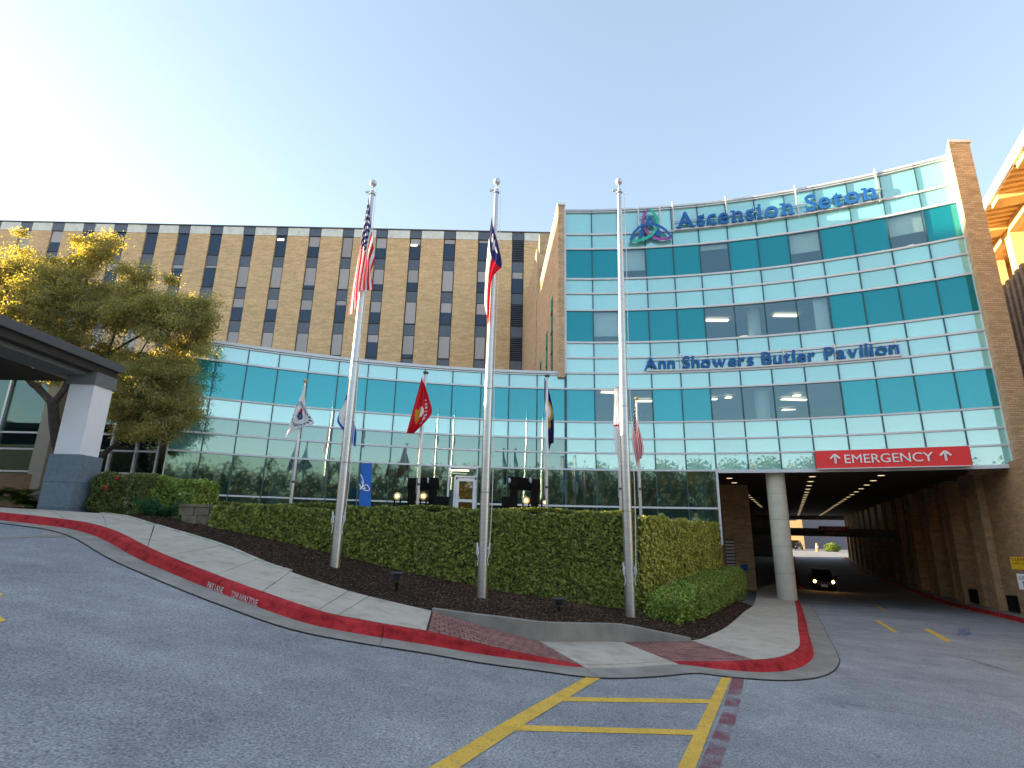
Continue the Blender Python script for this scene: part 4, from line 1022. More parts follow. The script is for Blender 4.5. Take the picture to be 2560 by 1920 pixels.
# ------------------------------------------------------------------ terrace, ivy-covered retaining wall
ter = thing('terrace', (0, 20, ZF-.3), None, None); tag(ter, kind='structure')
pp = [(W0.x+.3, 15.4), (W1.x-.1, 15.4), (W2.x-.15, W2.y)]+[tuple(cpt(ph[i], 0, -.05).to_2d()) for i in range(17, -1, -1)]+[(-15.5, 20.5), (W0.x+.2, 18.5)]
mb = MB(); mb.prism([Vector((x, y, ZF-4)) for x, y in pp], (0, 0, 4)); mb.build('deck', M_conc, ter)
iw = thing('ivy_wall', W0, 'long retaining wall clad in clipped dark green ivy behind the three tall flagpoles', 'hedge wall')
mb = MB(); th = .22
mb.box(((W0.x+W1.x)/2, 15.2+th/2+.02, ZT-2.2), (W1.x-W0.x, th, 4.4)); mb.build('wall', M_lip, iw)
rd = (W2-W1).normalized(); rn = Vector((-rd.y, rd.x, 0))
mb = MB(); mb.prism([W1+rn*.02+Vector((0, 0, -4.5)), W2+rn*.02+Vector((0, 0, -4.5)), W2+rn*(th)+Vector((0, 0, -4.5)), W1+rn*th+Vector((0, 0, -4.5))], (0, 0, ZT+4.5)); mb.build('wall', M_lip, iw)
def ivy(N, P0, P1, outn, ztop, gap=0.0, thick=.10):
    t = rng.random(N); X = P0.x+(P1.x-P0.x)*t; Y = P0.y+(P1.y-P0.y)*t
    zb_ = gv(X, Y)+.12; zt_ = ztop+.05*np.sin(X*2.1+Y)+.03*np.sin(X*7); Z = zb_+(zt_-zb_)*rng.random(N)
    bump = .035*np.sin((X+Y)*13+3*np.sin(Z*5))*np.sin(Z*12+2*np.sin((X+Y)*4))+.02*np.sin((X+Y)*1.3+Z)
    dep = np.clip(.06+bump+thick*rng.random(N)**2, -.02, .4)
    C = np.stack([X+outn.x*dep, Y+outn.y*dep, Z], 1)
    if gap: C = C[(t > .012)|(Z > ztop-.25)]
    return C
C1 = ivy(40000, W0+Vector((.45, 0, 0)), W1, Vector((0, -1, 0)), ZT+.06)
C2 = ivy(40000, W1, W2, Vector((rd.y, -rd.x, 0)), ZT+.05)
Nt = 7000; t = rng.random(Nt); Xt = W0.x+.5+(W1.x-W0.x-.5)*t; C3 = np.stack([Xt, 15.15+.32*rng.random(Nt), ZT+.05+.09*rng.random(Nt)**2+.04*np.sin(Xt*2.1)], 1)
Vq, Fq = quads(C1, .044, np.array([0, -1, .45]), .62, .75); a1_ = npmesh('ivy', Vq, Fq, M_ivy, iw); a1_['kind'] = 'stuff'
M_ivy_lit = leafmat('ivy_leaf_lit', (.20, .23, .04), (.62, .64, .14), (.3, .33, .06), .3, .5)  # lit copy of the ivy colour: sky light on the right face
Vq, Fq = quads(C2, .050, np.array([rd.y, -rd.x, .45]), .62, .75); a2_ = npmesh('ivy', Vq, Fq, M_ivy_lit, iw); a2_['kind'] = 'stuff'; a2_['label'] = 'ivy face coloured lighter as if lit by open sky'
Vq, Fq = quads(C3, .042, np.array([0, -.3, 1]), .5, .75); a3_ = npmesh('ivy', Vq, Fq, M_ivy, iw); a3_['kind'] = 'stuff'
# dark leafy backing just in front of the wall
mb = MB(); mb.box(((W0.x+.5+W1.x)/2, 15.17, ZT-2.2), (W1.x-W0.x-.55, .05, 4.4)); M_back = mat('ivy_backing', (.03, .042, .012), .95, var=.5, vscale=12); mb.build('ivy_stems', M_back, iw)
# left end of the low wall with cap
lw = thing('stone_wall_end', Vector((W0.x-.3, 15.3, -.2)), 'short pale stone wall end with flat cap left of the ivy wall', 'wall')
M_wst = mat('weathered_stone', (.17, .135, .095), .9, var=.35, vscale=5, bump=.3)
for r_ in range(3):
    for c_ in range(2):
        mb = MB(); zz = g(W0.x, 15.3)-.05+r_*.22; mb.box((W0.x-.30+c_*.42+(r_ % 2)*.12, 15.32, zz+.11), (.405, .3, .21)); mb.build('stone', M_wst, lw, bevel=.01)
mb = MB(); mb.box((W0.x+.25, 15.35, g(W0.x, 15.3)+.66), (1.5, .40, .07)); mb.build('cap', M_wst, lw)

# ------------------------------------------------------------------ leafy shrubs and trees
def blobs(cent, radii, N, p=.33):
    """points inside an ellipsoid, denser at the surface"""
    R = rng.normal(size=(N, 3)); R /= np.linalg.norm(R, axis=1, keepdims=True); r = rng.random((N, 1))**p
    return np.array(cent)+R*r*np.array(radii)
def boxhedge(name, label, x0, x1, y0, y1, ztop, N, m_, rot=0.0, piv=None, cat='hedge', round_=.25, size=.035, stems=True):
    c = np.array([(x0+x1)/2, (y0+y1)/2]); e = thing(name, (c[0], c[1], g(*c)+.1), label, cat)
    hx, hy = (x1-x0)/2, (y1-y0)/2
    U = rng.uniform(-1, 1, (N, 3)); f_ = rng.integers(0, 5, N)
    dd = rng.random(N)**2*.28
    U[f_ == 0, 1] = -1+dd[f_ == 0]; U[f_ == 1, 2] = 1-dd[f_ == 1]; U[f_ == 2, 0] = 1-dd[f_ == 2]; U[f_ == 3, 0] = -1+dd[f_ == 3]; U[f_ == 4, 2] = 1-dd[f_ == 4]
    # superellipse rounding
    rr = (np.abs(U)**5).sum(1)**(1/5); k_ = np.where(rr > 1, 1/rr, 1)[:, None]; U = U*k_
    X = U[:, 0]*hx; Y = U[:, 1]*hy; ca, sa = math.cos(rot), math.sin(rot); X, Y = c[0]+X*ca-Y*sa, c[1]+X*sa+Y*ca
    zb_ = gv(X, Y)+.12; H = ztop-zb_; Z = zb_+H*(.5+.5*U[:, 2])+.05*np.sin(X*3+Y*2)+.04*np.sin(X*8)+.03*rng.normal(size=N)
    X += .04*np.sin(Z*9+Y*5); Y += .05*np.sin(Z*8+X*6)
    C = np.stack([X, Y, Z], 1); Vq, Fq = quads(C, size, None, 0, .6); o = npmesh('foliage', Vq, Fq, m_, e); o['kind'] = 'stuff'
    if stems:
        mb = MB()
        for _ in range(max(4, int(hx*6))):
            x = c[0]+random.uniform(-hx*.8, hx*.8)*ca; y = c[1]+random.uniform(-hy*.5, hy*.5); z = g(x, y)+.05
            for k_ in range(3): mb.tube((x, y, z), (x+random.uniform(-.25, .25), y+random.uniform(-.2, .2), ztop-.15), .014, .006, 6)
        mb.build('stem', M_trunk, e)['kind'] = 'stuff'
    return e
# clipped shrub at the right end of the bed
shr = thing('clipped_shrub', (5.6, 14.2, g(5.6, 14.2)), 'clipped bright green shrub beside the right flagpole at the end of the bed', 'shrub')
def ontop(px, py, dz): p = G(px, py, dz); return np.array([p.x, p.y, p.z])
A0 = np.array(G(1712, 1582)); A1 = np.array(G(1862, 1500, .0))
C = []
NB = 26
for k_ in range(NB):
    t = k_/(NB-1); c = A0*(1-t)+A1*t; zg = g(c[0], c[1]); zt_ = (-1.34)*(1-t)+(-1.58)*t
    zt_ = aty(1690*(1-t)+1860*t, 1462, c[1])[2] if False else zt_
    hw = .56
    perp = np.array([-(A1-A0)[1], (A1-A0)[0]]); perp /= np.linalg.norm(perp)
    n_ = 2200; U = rng.uniform(-1, 1, (n_, 2)); s_ = rng.random(n_); rr = (np.abs(U)**4).sum(1)**.25; U = U/rr[:, None]*(1-.25*s_[:, None]**2 if 2 < k_ < NB-3 else (s_[:, None]**.5)*(.80 if k_ in (0, NB-1) else .94))
    L = np.linalg.norm(A1-A0)/NB
    dirv = (A1-A0)[:2]/np.linalg.norm((A1-A0)[:2])
    al = rng.uniform(-L, L, n_)*(.8)
    Xx = c[0]+perp[0]*(U[:, 0]*hw+.35)+dirv[0]*al; Yy = c[1]+perp[1]*(U[:, 0]*hw+.35)+dirv[1]*al; Zz = zg+.15+(zt_-zg-.15)*(.5+.5*U[:, 1])
    C.append(np.stack([Xx, Yy, Zz], 1))
C = np.concatenate(C); C += .04*np.stack([np.sin(C[:, 2]*8), np.sin(C[:, 0]*7), np.sin(C[:, 0]*5+C[:, 1]*6)], 1)+rng.normal(size=C.shape)*.02
Vq, Fq = quads(C, .036, None, 0, .6); o = npmesh('foliage', Vq, Fq, M_shrub, shr); o['kind'] = 'stuff'
mb = MB()
for _ in range(20):
    t = random.random(); c = A0*(1-t)+A1*t; mb.tube((c[0], c[1], g(c[0], c[1])), (c[0]+random.uniform(-.3, .3), c[1]+.2+random.uniform(-.3, .3), -1.7), .015, .006, 6)
mb.build('stem', M_trunk, shr)['kind'] = 'stuff'
# hedges by the canopy column
def hpx(px, Y): return aty(px, 1250, Y)[0]
h1 = boxhedge('flowering_hedge', 'dark green hedge with a few red flowers beside the stone column', hpx(252, 18.6), hpx(395, 18.6), 17.8, 19.4, aty(330, 1188, 18.4)[2], 16000, M_shrubd, size=.045)
boxhedge('yellow_hedge', 'yellow-green end of the hedge below the glass wing', hpx(395, 18.9), hpx(528, 18.9), 18.2, 19.6, aty(450, 1200, 18.6)[2], 13000, M_shrub, size=.045)
for px, py in ((296, 1194), (268, 1221)):
    p = aty(px, py, 17.75 if px < 395 else 18.1)
    mb = MB()
    for _ in range(5): mb.ball((p[0]+random.uniform(-.06, .06), p[1]-.05, p[2]+random.uniform(-.05, .05)), .032, 6)
    mb.build('flower', M_flower, h1)
# soft green shrub
sg = thing('feathery_shrub', tuple(aty(392, 1312, 16.4)), 'low feathery bright green shrub at the left end of the mulch bed', 'shrub')
C = []
for k_ in range(60):
    a_ = random.uniform(0, 6.28); b0 = np.array([aty(392, 1300, 16.5)[0], 16.5, g(-10.5, 16.5)+.1]); d_ = np.array([math.cos(a_)*.75, math.sin(a_)*.5, random.uniform(.25, .75)])*random.uniform(.5, 1)
    t = rng.random((260, 1)); C.append(b0+d_*t*np.array([1, 1, .95])+rng.normal(size=(260, 3))*.05*t)
Vq, Fq = quads(np.concatenate(C), .028, None, 0, .35); o = npmesh('foliage', Vq, Fq, M_fern, sg); o['kind'] = 'stuff'
# cycads in front of the low brick wall at the far left
def cycad(px, py, Y, R_, label):
    b0 = Vector(aty(px, py, Y)); e = thing('cycad', b0, label, 'plant')
    for k_ in range(24):
        a_ = k_*2.4; el = random.uniform(.5, 1.35); L = R_*random.uniform(.8, 1.1); mb = MB(); pts = []
        for j in range(11):
            t = j/10; rr = L*t*math.cos(el*(1-.5*t)); zz = L*(math.sin(el)*t-.55*t*t); pts.append(b0+Vector((math.cos(a_)*rr, math.sin(a_)*rr, zz+.05)))
        vs = []; fs = []
        for j in range(1, 11):
            d = (pts[j]-pts[j-1]).normalized(); sd_ = d.cross(Vector((0, 0, 1))).normalized(); w_ = .26*math.sin(math.pi*(j/11))+.05
            for s_ in (-1, 1):
                for h_ in (0, .5):
                    b_ = pts[j-1].lerp(pts[j], h_); n_ = len(vs); vs += [b_, b_+d*.045, b_+sd_*s_*w_+d*.07+Vector((0, 0, .03))]; fs.append((n_, n_+1, n_+2))
            n_ = len(vs); vs += [pts[j-1]-sd_*.006, pts[j-1]+sd_*.006, pts[j]+sd_*.006, pts[j]-sd_*.006]; fs.append((n_, n_+1, n_+2, n_+3))
        mb.add(vs, fs); mb.build('frond', M_cyc, e)
cycad(45, 1262, 19.6, 1.25, 'spiky green cycad before the low brick wall at the far left'); cycad(-25, 1260, 19.2, 1.25, 'spiky plant cut by the left edge of the view'); cycad(74, 1270, 18.6, .45, 'small low plant right of the spiky cycad')

# live oak
oak = thing('live_oak', (aty(175, 1250, 22)[0], 22, g(-18, 22)), 'spreading live oak glowing yellow-green in low sun behind the canopy column', 'tree')
def wpt(px, py, Y): return Vector(aty(px, py, Y))
def limb(pts, r0_, r1_, name='limb', n=10):
    mb = MB(); k_ = len(pts)-1
    P_ = []
    for i in range(k_):
        p0, p1, p2, p3 = pts[max(i-1, 0)], pts[i], pts[i+1], pts[min(i+2, k_)]
        for j in range(4):
            t = j/4; P_.append(.5*((2*p1)+(p2-p0)*t+(2*p0-5*p1+4*p2-p3)*t*t+(3*p1-p0-3*p2+p3)*t**3))
    P_.append(pts[-1]); vs = []; K_ = len(P_)-1
    for i, p in enumerate(P_):
        d = (P_[min(i+1, K_)]-P_[max(i-1, 0)]).normalized(); a_ = d.cross(Vector((.3, 1, .2))).normalized(); b_ = d.cross(a_); r = r0_+(r1_-r0_)*i/K_
        r *= random.uniform(.92, 1.08)
        vs += [p+(a_*math.cos(2*math.pi*j/n)+b_*math.sin(2*math.pi*j/n))*r for j in range(n)]
    fs = [(i*n+j, i*n+(j+1) % n, (i+1)*n+(j+1) % n, (i+1)*n+j) for i in range(K_) for j in range(n)]
    mb.add(vs, fs); return mb.build(name, M_trunk, oak, smooth=True)
base = wpt(195, 1285, 22); fork = wpt(132, 1010, 22)
limb([base, wpt(165, 1180, 22), wpt(140, 1080, 22), fork], .27, .19, 'trunk')
limb([fork, wpt(100, 975, 22), wpt(60, 940, 21.6), wpt(0, 860, 21), wpt(-60, 790, 21)], .16, .05)
limb([fork, wpt(165, 965, 22), wpt(185, 900, 22.3), wpt(215, 800, 22.5), wpt(215, 650, 22.5)], .15, .03)
limb([wpt(195, 1270, 22), wpt(225, 1180, 22.2), wpt(275, 1122, 22.2), wpt(340, 1085, 22.2), wpt(400, 1040, 22.3), wpt(440, 1010, 22.4)], .16, .02)
limb([wpt(190, 900, 22.2), wpt(260, 890, 22.3), wpt(330, 850, 22.4), wpt(430, 800, 22.5), wpt(490, 780, 22.5)], .09, .012)
limb([wpt(340, 1085, 22.2), wpt(360, 980, 22.3), wpt(345, 900, 22.3), wpt(390, 820, 22.4)], .07, .015)
limb([wpt(265, 895, 22), wpt(290, 820, 22.5), wpt(300, 730, 22.8)], .06, .02)
limb([wpt(100, 975, 22), wpt(90, 880, 22.5), wpt(80, 780, 22.8), wpt(60, 690, 22.8)], .08, .02)
ell = [(-20, 730, 120, 80, 1.8, 50), (70, 750, 130, 85, 2.0, 64), (180, 755, 110, 80, 2.0, 60), (290, 770, 110, 75, 1.9, 56), (390, 790, 90, 70, 1.6, 46), (470, 800, 62, 62, 1.2, 26), (510, 790, 38, 45, .8, 9), (225, 650, 45, 55, .9, 15), (270, 625, 22, 35, .5, 5), (205, 610, 12, 25, .4, 3), (60, 670, 90, 40, 1.3, 18),
       (150, 690, 70, 40, 1.2, 14), (330, 690, 60, 30, .9, 8), (340, 960, 75, 75, 1.3, 34), (300, 1010, 50, 60, 1.1, 18), (440, 900, 60, 60, 1.1, 16), (500, 860, 40, 40, .9, 8), (270, 960, 40, 60, 1.0, 14), (410, 930, 60, 60, 1.2, 20), (400, 1030, 100, 48, 1.2, 36), (350, 1080, 70, 28, .9, 14), (460, 1000, 45, 50, .9, 14), (270, 900, 60, 45, 1.2, 20), (60, 850, 100, 45, 1.6, 26), (170, 850, 80, 45, 1.5, 24), (430, 700, 14, 22, .4, 2), (30, 620, 20, 16, .4, 1), (50, 590, 10, 12, .3, 1), (130, 935, 50, 20, .8, 5), (210, 930, 22, 30, .6, 5), (410, 1075, 40, 15, .6, 5)]
C = []; tw_m = MB()
for (px, py, rx, ry, dy, ncl) in ell:
    Yc = 22+random.uniform(-.3, .4); s_ = Yc/F*1.0
    ncl = int(ncl*1.2)
    cl = blobs((0, 0, 0), (1, 1, 1), ncl, .5)
    for q in cl:
        c = aty(px+q[0]*rx, py+q[2]*ry, Yc+q[1]*dy)
        rc = random.uniform(.22, .5); n_ = int(random.uniform(240, 460))
        pts = rng.normal(size=(n_, 3))*np.array([rc, rc, rc*.62])*.62+c
        C.append(pts)
        if random.random() < .45:
            tgt = Vector(c); o_ = Vector(c)+Vector((random.uniform(-.5, .5), random.uniform(-.4, .4), -random.uniform(.3, .9))); tw_m.tube(o_, tgt, .012, .004, 5, cap=False)
C = np.concatenate(C)
Vq, Fq = quads(C, .050, None, 0, .5); o = npmesh('crown', Vq, Fq, M_oak, oak); o['kind'] = 'stuff'
tw_m.build('twigs', M_trunk, oak)['kind'] = 'stuff'
# street trees behind the viewpoint, mirrored in the lower glass
for k_ in range(19):
    x = -112+k_*9.5+random.uniform(-2, 2); y = -40+random.uniform(-4, 4); h = random.uniform(11.5, 15); z = g(x, y)
    e = thing('street_tree', (x, y, z), 'street tree across the road, mirrored in the lower glass of the pavilion', 'tree', 'trees across the road')
    mb = MB(); mb.tube((x, y, z), (x+.3, y, z+h*.5), .25, .14, 8)
    for _ in range(5): mb.tube((x+.2, y, z+h*.38), (x+random.uniform(-2.5, 2.5), y+random.uniform(-2, 2), z+h*.75), .1, .04, 6)
    mb.build('trunk', M_trunk, e)
    C = []
    for _ in range(80):
        c = blobs((x, y, z+h*.5), (5.6, 4.5, h*.44), 1)[0]; C.append(rng.normal(size=(90, 3))*np.array([.95, .95, .6])+c)
    Vq, Fq = quads(np.concatenate(C), .24, None, 0, .7); o = npmesh('crown', Vq, Fq, M_refl, e); o['kind'] = 'stuff'

# ------------------------------------------------------------------ canopy at the left, with its stone-based column
can = thing('entrance_canopy', (-18, 14, 0), 'dark flat-roofed entrance canopy on a pale column with grey stone base', 'canopy')
CX = -13.72
def cbox(x0_, x1_, y0_, y1_, z0_, z1_, name, m_, bev=0): mb = MB(); mb.box(((x0_+x1_)/2, (y0_+y1_)/2, (z0_+z1_)/2), (x1_-x0_, y1_-y0_, z1_-z0_)); return mb.build(name, m_, can, bevel=bev)
cbox(-34, CX, 13.0, 18.5, 4.98, 5.25, 'fascia', M_fascia)
cbox(-33.8, CX-.14, 13.2, 18.42, 4.74, 4.98, 'band', M_soff)
cbox(CX-1.5, CX-.45, 13.2, 18.5, 4.60, 4.76, 'edge_beam', M_band)
cbox(-33.6, CX-1.5, 13.4, 18.5, 4.66, 4.80, 'soffit', M_soff)
cbox(-14.76, -13.80, 17.42, 18.4, 4.32, 4.74, 'capital', M_band)
cbox(-14.68, -13.86, 17.50, 18.34, 1.98, 4.34, 'shaft', M_white)
for (z0_, z1_) in ((.0, .30), (.31, 1.10), (1.11, 1.99)):
    cbox(-14.72, -13.735, 17.40, 18.42, z0_, z1_-.0, 'stone_block', M_stone, .004)
cbox(-14.68, -13.78, 17.44, 18.38, -.3, 1.95, 'core', M_dark)
p = aty(90, 918, 15); p = atz(92, 919, 4.655); mb = MB(); mb.tube((p[0], p[1], 4.64), (p[0], p[1], 4.66), .13, n=14); mb.build('downlight', emit('canopy_lamp', (1, .8, .6), .09), can)
cbox(-26, -25.1, 17.4, 18.5, -.3, 4.7, 'shaft', M_white)
# entrance building behind the canopy: storefront glazing above a low brick wall
ent = thing('entrance_building', (-22, 24, 0), 'low glazed entrance building with beige posts behind the canopy column', 'building')
def ebox(x0_, x1_, y0_, y1_, z0_, z1_, name, m_): mb = MB(); mb.box(((x0_+x1_)/2, (y0_+y1_)/2, (z0_+z1_)/2), (x1_-x0_, y1_-y0_, z1_-z0_)); return mb.build(name, m_, ent)
EY = 24.6
ebox(-34, -18.4, 20.9, 21.2, -.5, 1.62, 'low_wall', M_brick_l)
mx0 = [-34, -31.2, -28.4, -25.7, -23.3, -20.95, -19.5, -18.05, -16.9, -15.9]
zr = [.2, 2.0, 3.0, 3.75, 6.3, 7.4]
for a_, b_ in zip(mx0[:-1], mx0[1:]):
    for z0_, z1_ in zip(zr[:-1], zr[1:]): ebox(a_+.03, b_-.03, EY, EY+.04, z0_+.02, z1_-.02, 'window_pane', M_eglass)
for x in mx0: wide = .62 if abs(x+20.95) < .01 or abs(x+28.4) < .01 else .09; ebox(x-wide/2, x+wide/2, EY-.12-(.25 if wide > .3 else 0), EY, -.3, 7.45, 'post', M_beige if wide > .3 else M_alu)
for z in zr[1:]: ebox(-34, -15.9, EY-.07, EY-.005, z-.04, z+.04, 'rail', M_alu)
ebox(-34, -15.5, EY+.3, EY+9, 7.4, 7.8, 'roof', M_dark); ebox(-34, -15.6, EY+5.5, EY+5.8, -.5, 7.4, 'back_wall', M_int)
# recessed entry between the entrance building and the glass wing
rc = thing('entry_recess', (-16, 27.5, 0), 'shadowed entry recess with beige bulkhead left of the glass wing', 'entrance')
mb = MB(); mb.box((-17.1, 28.2, 3.2), (4.2, .2, 1.3)); mb.build('bulkhead', M_beige, rc)
mb = MB(); mb.box((-17.1, 29.2, 1.3), (4.6, .2, 3.0)); mb.build('dark_glazing', M_eglass, rc)
mb = MB(); mb.box((-17.1, 28.4, 5.6), (4.6, .2, 3.6)); mb.build('upper_glazing', M_eglass, rc)
mb = MB(); mb.box((-18.6, 28.0, 1.5), (.35, .5, 3.6)); mb.build('post', M_brick_l, rc)
pot = thing('flower_pot', tuple(aty(375, 1185, 25)), 'red flowers in a pot before the dark entry recess', 'plant')
mb = MB(); p0 = Vector(aty(375, 1190, 25)); mb.tube((p0.x, 25, .2), (p0.x, 25, p0.z-.1), .2, .3, 12); mb.build('pot', M_dark, pot)
for _ in range(7):
    q = p0+Vector((random.uniform(-.6, .5), random.uniform(-.2, .2), random.uniform(-.1, .55))); mb = MB(); mb.ball(q, .09, 7); mb.build('bloom', M_flower, pot)
C = rng.normal(size=(900, 3))*np.array([.35, .25, .25])+np.array([p0.x, 25, p0.z+.1]); Vq, Fq = quads(C, .06); o = npmesh('foliage', Vq, Fq, M_fern, pot); o['kind'] = 'stuff'

# ------------------------------------------------------------------ flags and poles
def bigpole(px_top, px_base, label, Y=13.0, flagname=None):
    b_ = aty(px_base[0], px_base[1], Y); t_ = aty(px_top[0], px_top[1]+8, Y); zb_ = g(b_[0], Y)-.05
    e = thing('flagpole', (b_[0], Y, zb_), label, 'flagpole', 'three tall flagpoles in the mulch bed')
    mb = MB(); zt = t_[2]; hs = np.linspace(0, 1, 9)
    mb.tube((b_[0], Y, zb_), (b_[0], Y, zb_+(zt-zb_)*.4), .112, .108, 28, cap=False); mb.tube((b_[0], Y, zb_+(zt-zb_)*.4), (t_[0], Y, zt-.35), .108, .055, 28, cap=False); mb.build('shaft', M_steel, e, smooth=True)
    mb = MB(); mb.tube((t_[0], Y, zt-.36), (t_[0], Y, zt-.24), .085, .06, 16); mb.box((t_[0]-.09, Y, zt-.28), (.18, .05, .05)); mb.build('truck', M_alu, e)
    mb = MB(); mb.tube((t_[0], Y, zt-.25), (t_[0], Y, zt-.1), .02, .02, 8); mb.ball((t_[0], Y, zt-.0), .098, 16); mb.build('ball', M_alu, e, smooth=True)
    mb = MB()
    zc = zb_+1.35
    for s_ in (-1, 1):
        mb = MB(); mb.bar((b_[0]+s_*.115, Y-.06, zc-.14), (b_[0]+s_*.15, Y-.08, zc+.12), .03); mb.box((b_[0]+s_*.12, Y-.06, zc), (.06, .05, .05)); mb.build('cleat', M_alu, e)
    mb = MB(); prev = None
    for j in range(25):
        t = j/24; x = b_[0]+.14+(t_[0]-b_[0])*t-.02*t+.035*math.sin(t*9)*(1-t); z = zc+(zt-.3-zc)*t; q = Vector((x, Y-.07, z))
        if prev is not None: mb.tube(prev, q, .008, n=5, cap=False)
        prev = q
    mb.build('halyard', M_wpole, e)
    for s_ in (-1, 1):
        mb = MB()
        for j in range(7): mb.tube((b_[0]+s_*(.13+.025*math.sin(j*.9)), Y-.09, zc+.05-.06*j), (b_[0]+s_*(.13+.025*math.sin((j+1)*.9)), Y-.09, zc-.01-.06*j), .008, n=5)
        mb.build('rope_coil', M_wpole, e)
    mb = MB(); mb.tube((b_[0], Y, zb_), (b_[0], Y, zb_+.10), .16, .125, 24); mb.build('base_collar', M_alu, e)
    for z in (zb_+2.6, zb_+5.1): mb = MB(); mb.tube((b_[0], Y, z), (b_[0], Y, z+.012), .1125, n=24, cap=False); mb.build('joint', M_dark, e)
    return e
bigpole((933, 450), (836, 1424), 'tall steel flagpole flying the large striped American flag, leftmost of three')
bigpole((1242, 446), (1204, 1511), 'tall steel flagpole flying the lone-star flag, middle of three')
bigpole((1547, 446), (1577, 1560), 'tall bare steel flagpole without a flag, rightmost of three')
def net(rows, u, v):
    """bicubic-ish sample of a grid of photo pixels; rows[v][u]"""
    def cr1(P_, t):
        n_ = len(P_)-1; x = min(max(t, 0), 1)*n_; i = min(int(x), n_-1); f_ = x-i
        p0, p1, p2, p3 = P_[max(i-1, 0)], P_[i], P_[i+1], P_[min(i+2, n_)]
        return tuple(.5*((2*p1[k])+(p2[k]-p0[k])*f_+(2*p0[k]-5*p1[k]+4*p2[k]-p3[k])*f_*f_+(3*p1[k]-p0[k]-3*p2[k]+p3[k])*f_**3) for k in (0, 1))
    return cr1([cr1(r, u) for r in rows], v)
def cloth(name, label, rows, Y, colf, mats, group=None, nu=44, nv=39, fold=.14, nf=3.0, cat='flag'):
    V_ = []; mi = []
    for j in range(nv+1):
        for i in range(nu+1):
            u, v = i/nu, j/nv; x, y = net(rows, u, v)
            d = fold*(math.sin(v*nf*6.28+u*1.5)*(.3+.7*u)+.35*math.sin(v*nf*15+u*3)*(u))
            V_.append(aty(x, y, Y+d))
    F_ = []
    for j in range(nv):
        for i in range(nu): a_ = j*(nu+1)+i; F_.append((a_, a_+1, a_+nu+2, a_+nu+1)); mi.append(colf((i+.5)/nu, (j+.5)/nv))
    o = npmesh(name, V_, F_, mats, None, mi, True); tag(o, label, cat, group); return o
def clothmat(name, c):
    mt, n, l, b = newmat(name); out = n['Material Output']; b.inputs['Base Color'].default_value = (*c, 1); b.inputs['Roughness'].default_value = .75
    t = n.new('ShaderNodeBsdfTranslucent'); t.inputs[0].default_value = (*[min(1, x*1.1) for x in c], 1); mx = n.new('ShaderNodeMixShader'); mx.inputs[0].default_value = .4
    l.new(b.outputs[0], mx.inputs[1]); l.new(t.outputs[0], mx.inputs[2]); l.new(mx.outputs[0], out.inputs[0]); return mt
CR_ = clothmat('flag_red', (.68, .012, .03)); CW = clothmat('flag_white', (.88, .87, .88)); CB = clothmat('flag_navy', (.02, .025, .13)); CBL = clothmat('flag_blue', (.01, .10, .50)); CG = clothmat('flag_gold', (.70, .42, .04)); CGR = clothmat('flag_grey', (.25, .28, .42))
def usa(u, v):
    if u < .4 and v < 7/13:
        a_ = int(u/.4*11); b_ = int(v/(7/13)*9); fu = (u/.4*11) % 1; fv = (v/(7/13)*9) % 1
        return 1 if ((a_+b_) % 2 == 0 and .2 < fu < .8 and .15 < fv < .85 and 0 < a_ < 11) else 2
    return 0 if int(v*13) % 2 == 0 else 1
cloth('american_flag', 'large American flag hanging limp on the left tall flagpole',
      [[(922, 493), (912, 545), (900, 620), (884, 705), (871, 787)], [(924, 520), (909, 575), (897, 650), (888, 725), (886, 775)], [(927, 560), (918, 600), (911, 650), (903, 695), (899, 729)],
       [(932, 600), (922, 635), (919, 670), (916, 700), (916, 727)], [(938, 652), (927, 680), (929, 695), (932, 708), (935, 722)]], 12.86, usa, [CR_, CW, CB], fold=.07, nu=60, nv=78)
def tex(u, v):
    if u < .34:
        du, dv = (u-.17)/.34*1.0, (v-.5); r = math.hypot(du*1.0, dv*.75); a_ = math.atan2(dv, du); return 1 if r < .13*(1+.6*math.cos(5*a_)) else 2
    return 1 if v < .5 else 0
cloth('lone_star_flag', 'red, white and blue lone-star flag hanging limp on the middle tall flagpole',
      [[(1230, 541), (1224, 580), (1219, 625), (1214, 690), (1211, 760)], [(1235, 575), (1232, 625), (1224, 670), (1220, 720), (1217, 790)], [(1240, 590), (1255, 660), (1240, 682), (1228, 705), (1222, 815)]], 12.86, tex, [CR_, CW, CB], fold=.06, nv=48)
def smallpole(px_top, X_from, label, top='ball', Y=19.0):
    t_ = aty(px_top[0], px_top[1], Y); x = t_[0]; e = thing('terrace_flagpole', (x, Y, ZF), label, 'flagpole', 'six short white flagpoles on the terrace')
    mb = MB(); mb.tube((x, Y, ZF), (x, Y, t_[2]-.12), .05, .035, 16); mb.build('shaft', M_wpole, e, smooth=True)
    mb = MB()
    if top == 'ball': mb.ball((x, Y, t_[2]), .075, 12); mb.tube((x, Y, t_[2]-.13), (x, Y, t_[2]), .03, n=8)
    else: mb.tube((x, Y, t_[2]-.12), (x, Y, t_[2]-.06), .09, .1, 12)
    mb.build('finial', M_brass if top == 'ball' else M_dark, e)
    mb = MB(); mb.tube((x, Y, ZF), (x, Y, ZF+.08), .12, .08, 14); mb.build('base', M_alu, e)
    mb = MB(); mb.tube((x, Y, 1.35), (x, Y, 1.42), .062, n=14); mb.build('band', M_dark, e)
    mb = MB(); mb.tube((x-.07, Y-.03, ZF+.8), (x-.06, Y-.03, t_[2]-.2), .006, n=4); mb.build('halyard', M_wpole, e)
    return x
smallpole((764, 952), 0, 'white pole of the white emblem flag, leftmost on the terrace'); smallpole((878, 972), 0, 'white pole of the bright blue flag, mostly behind the left tall flagpole')
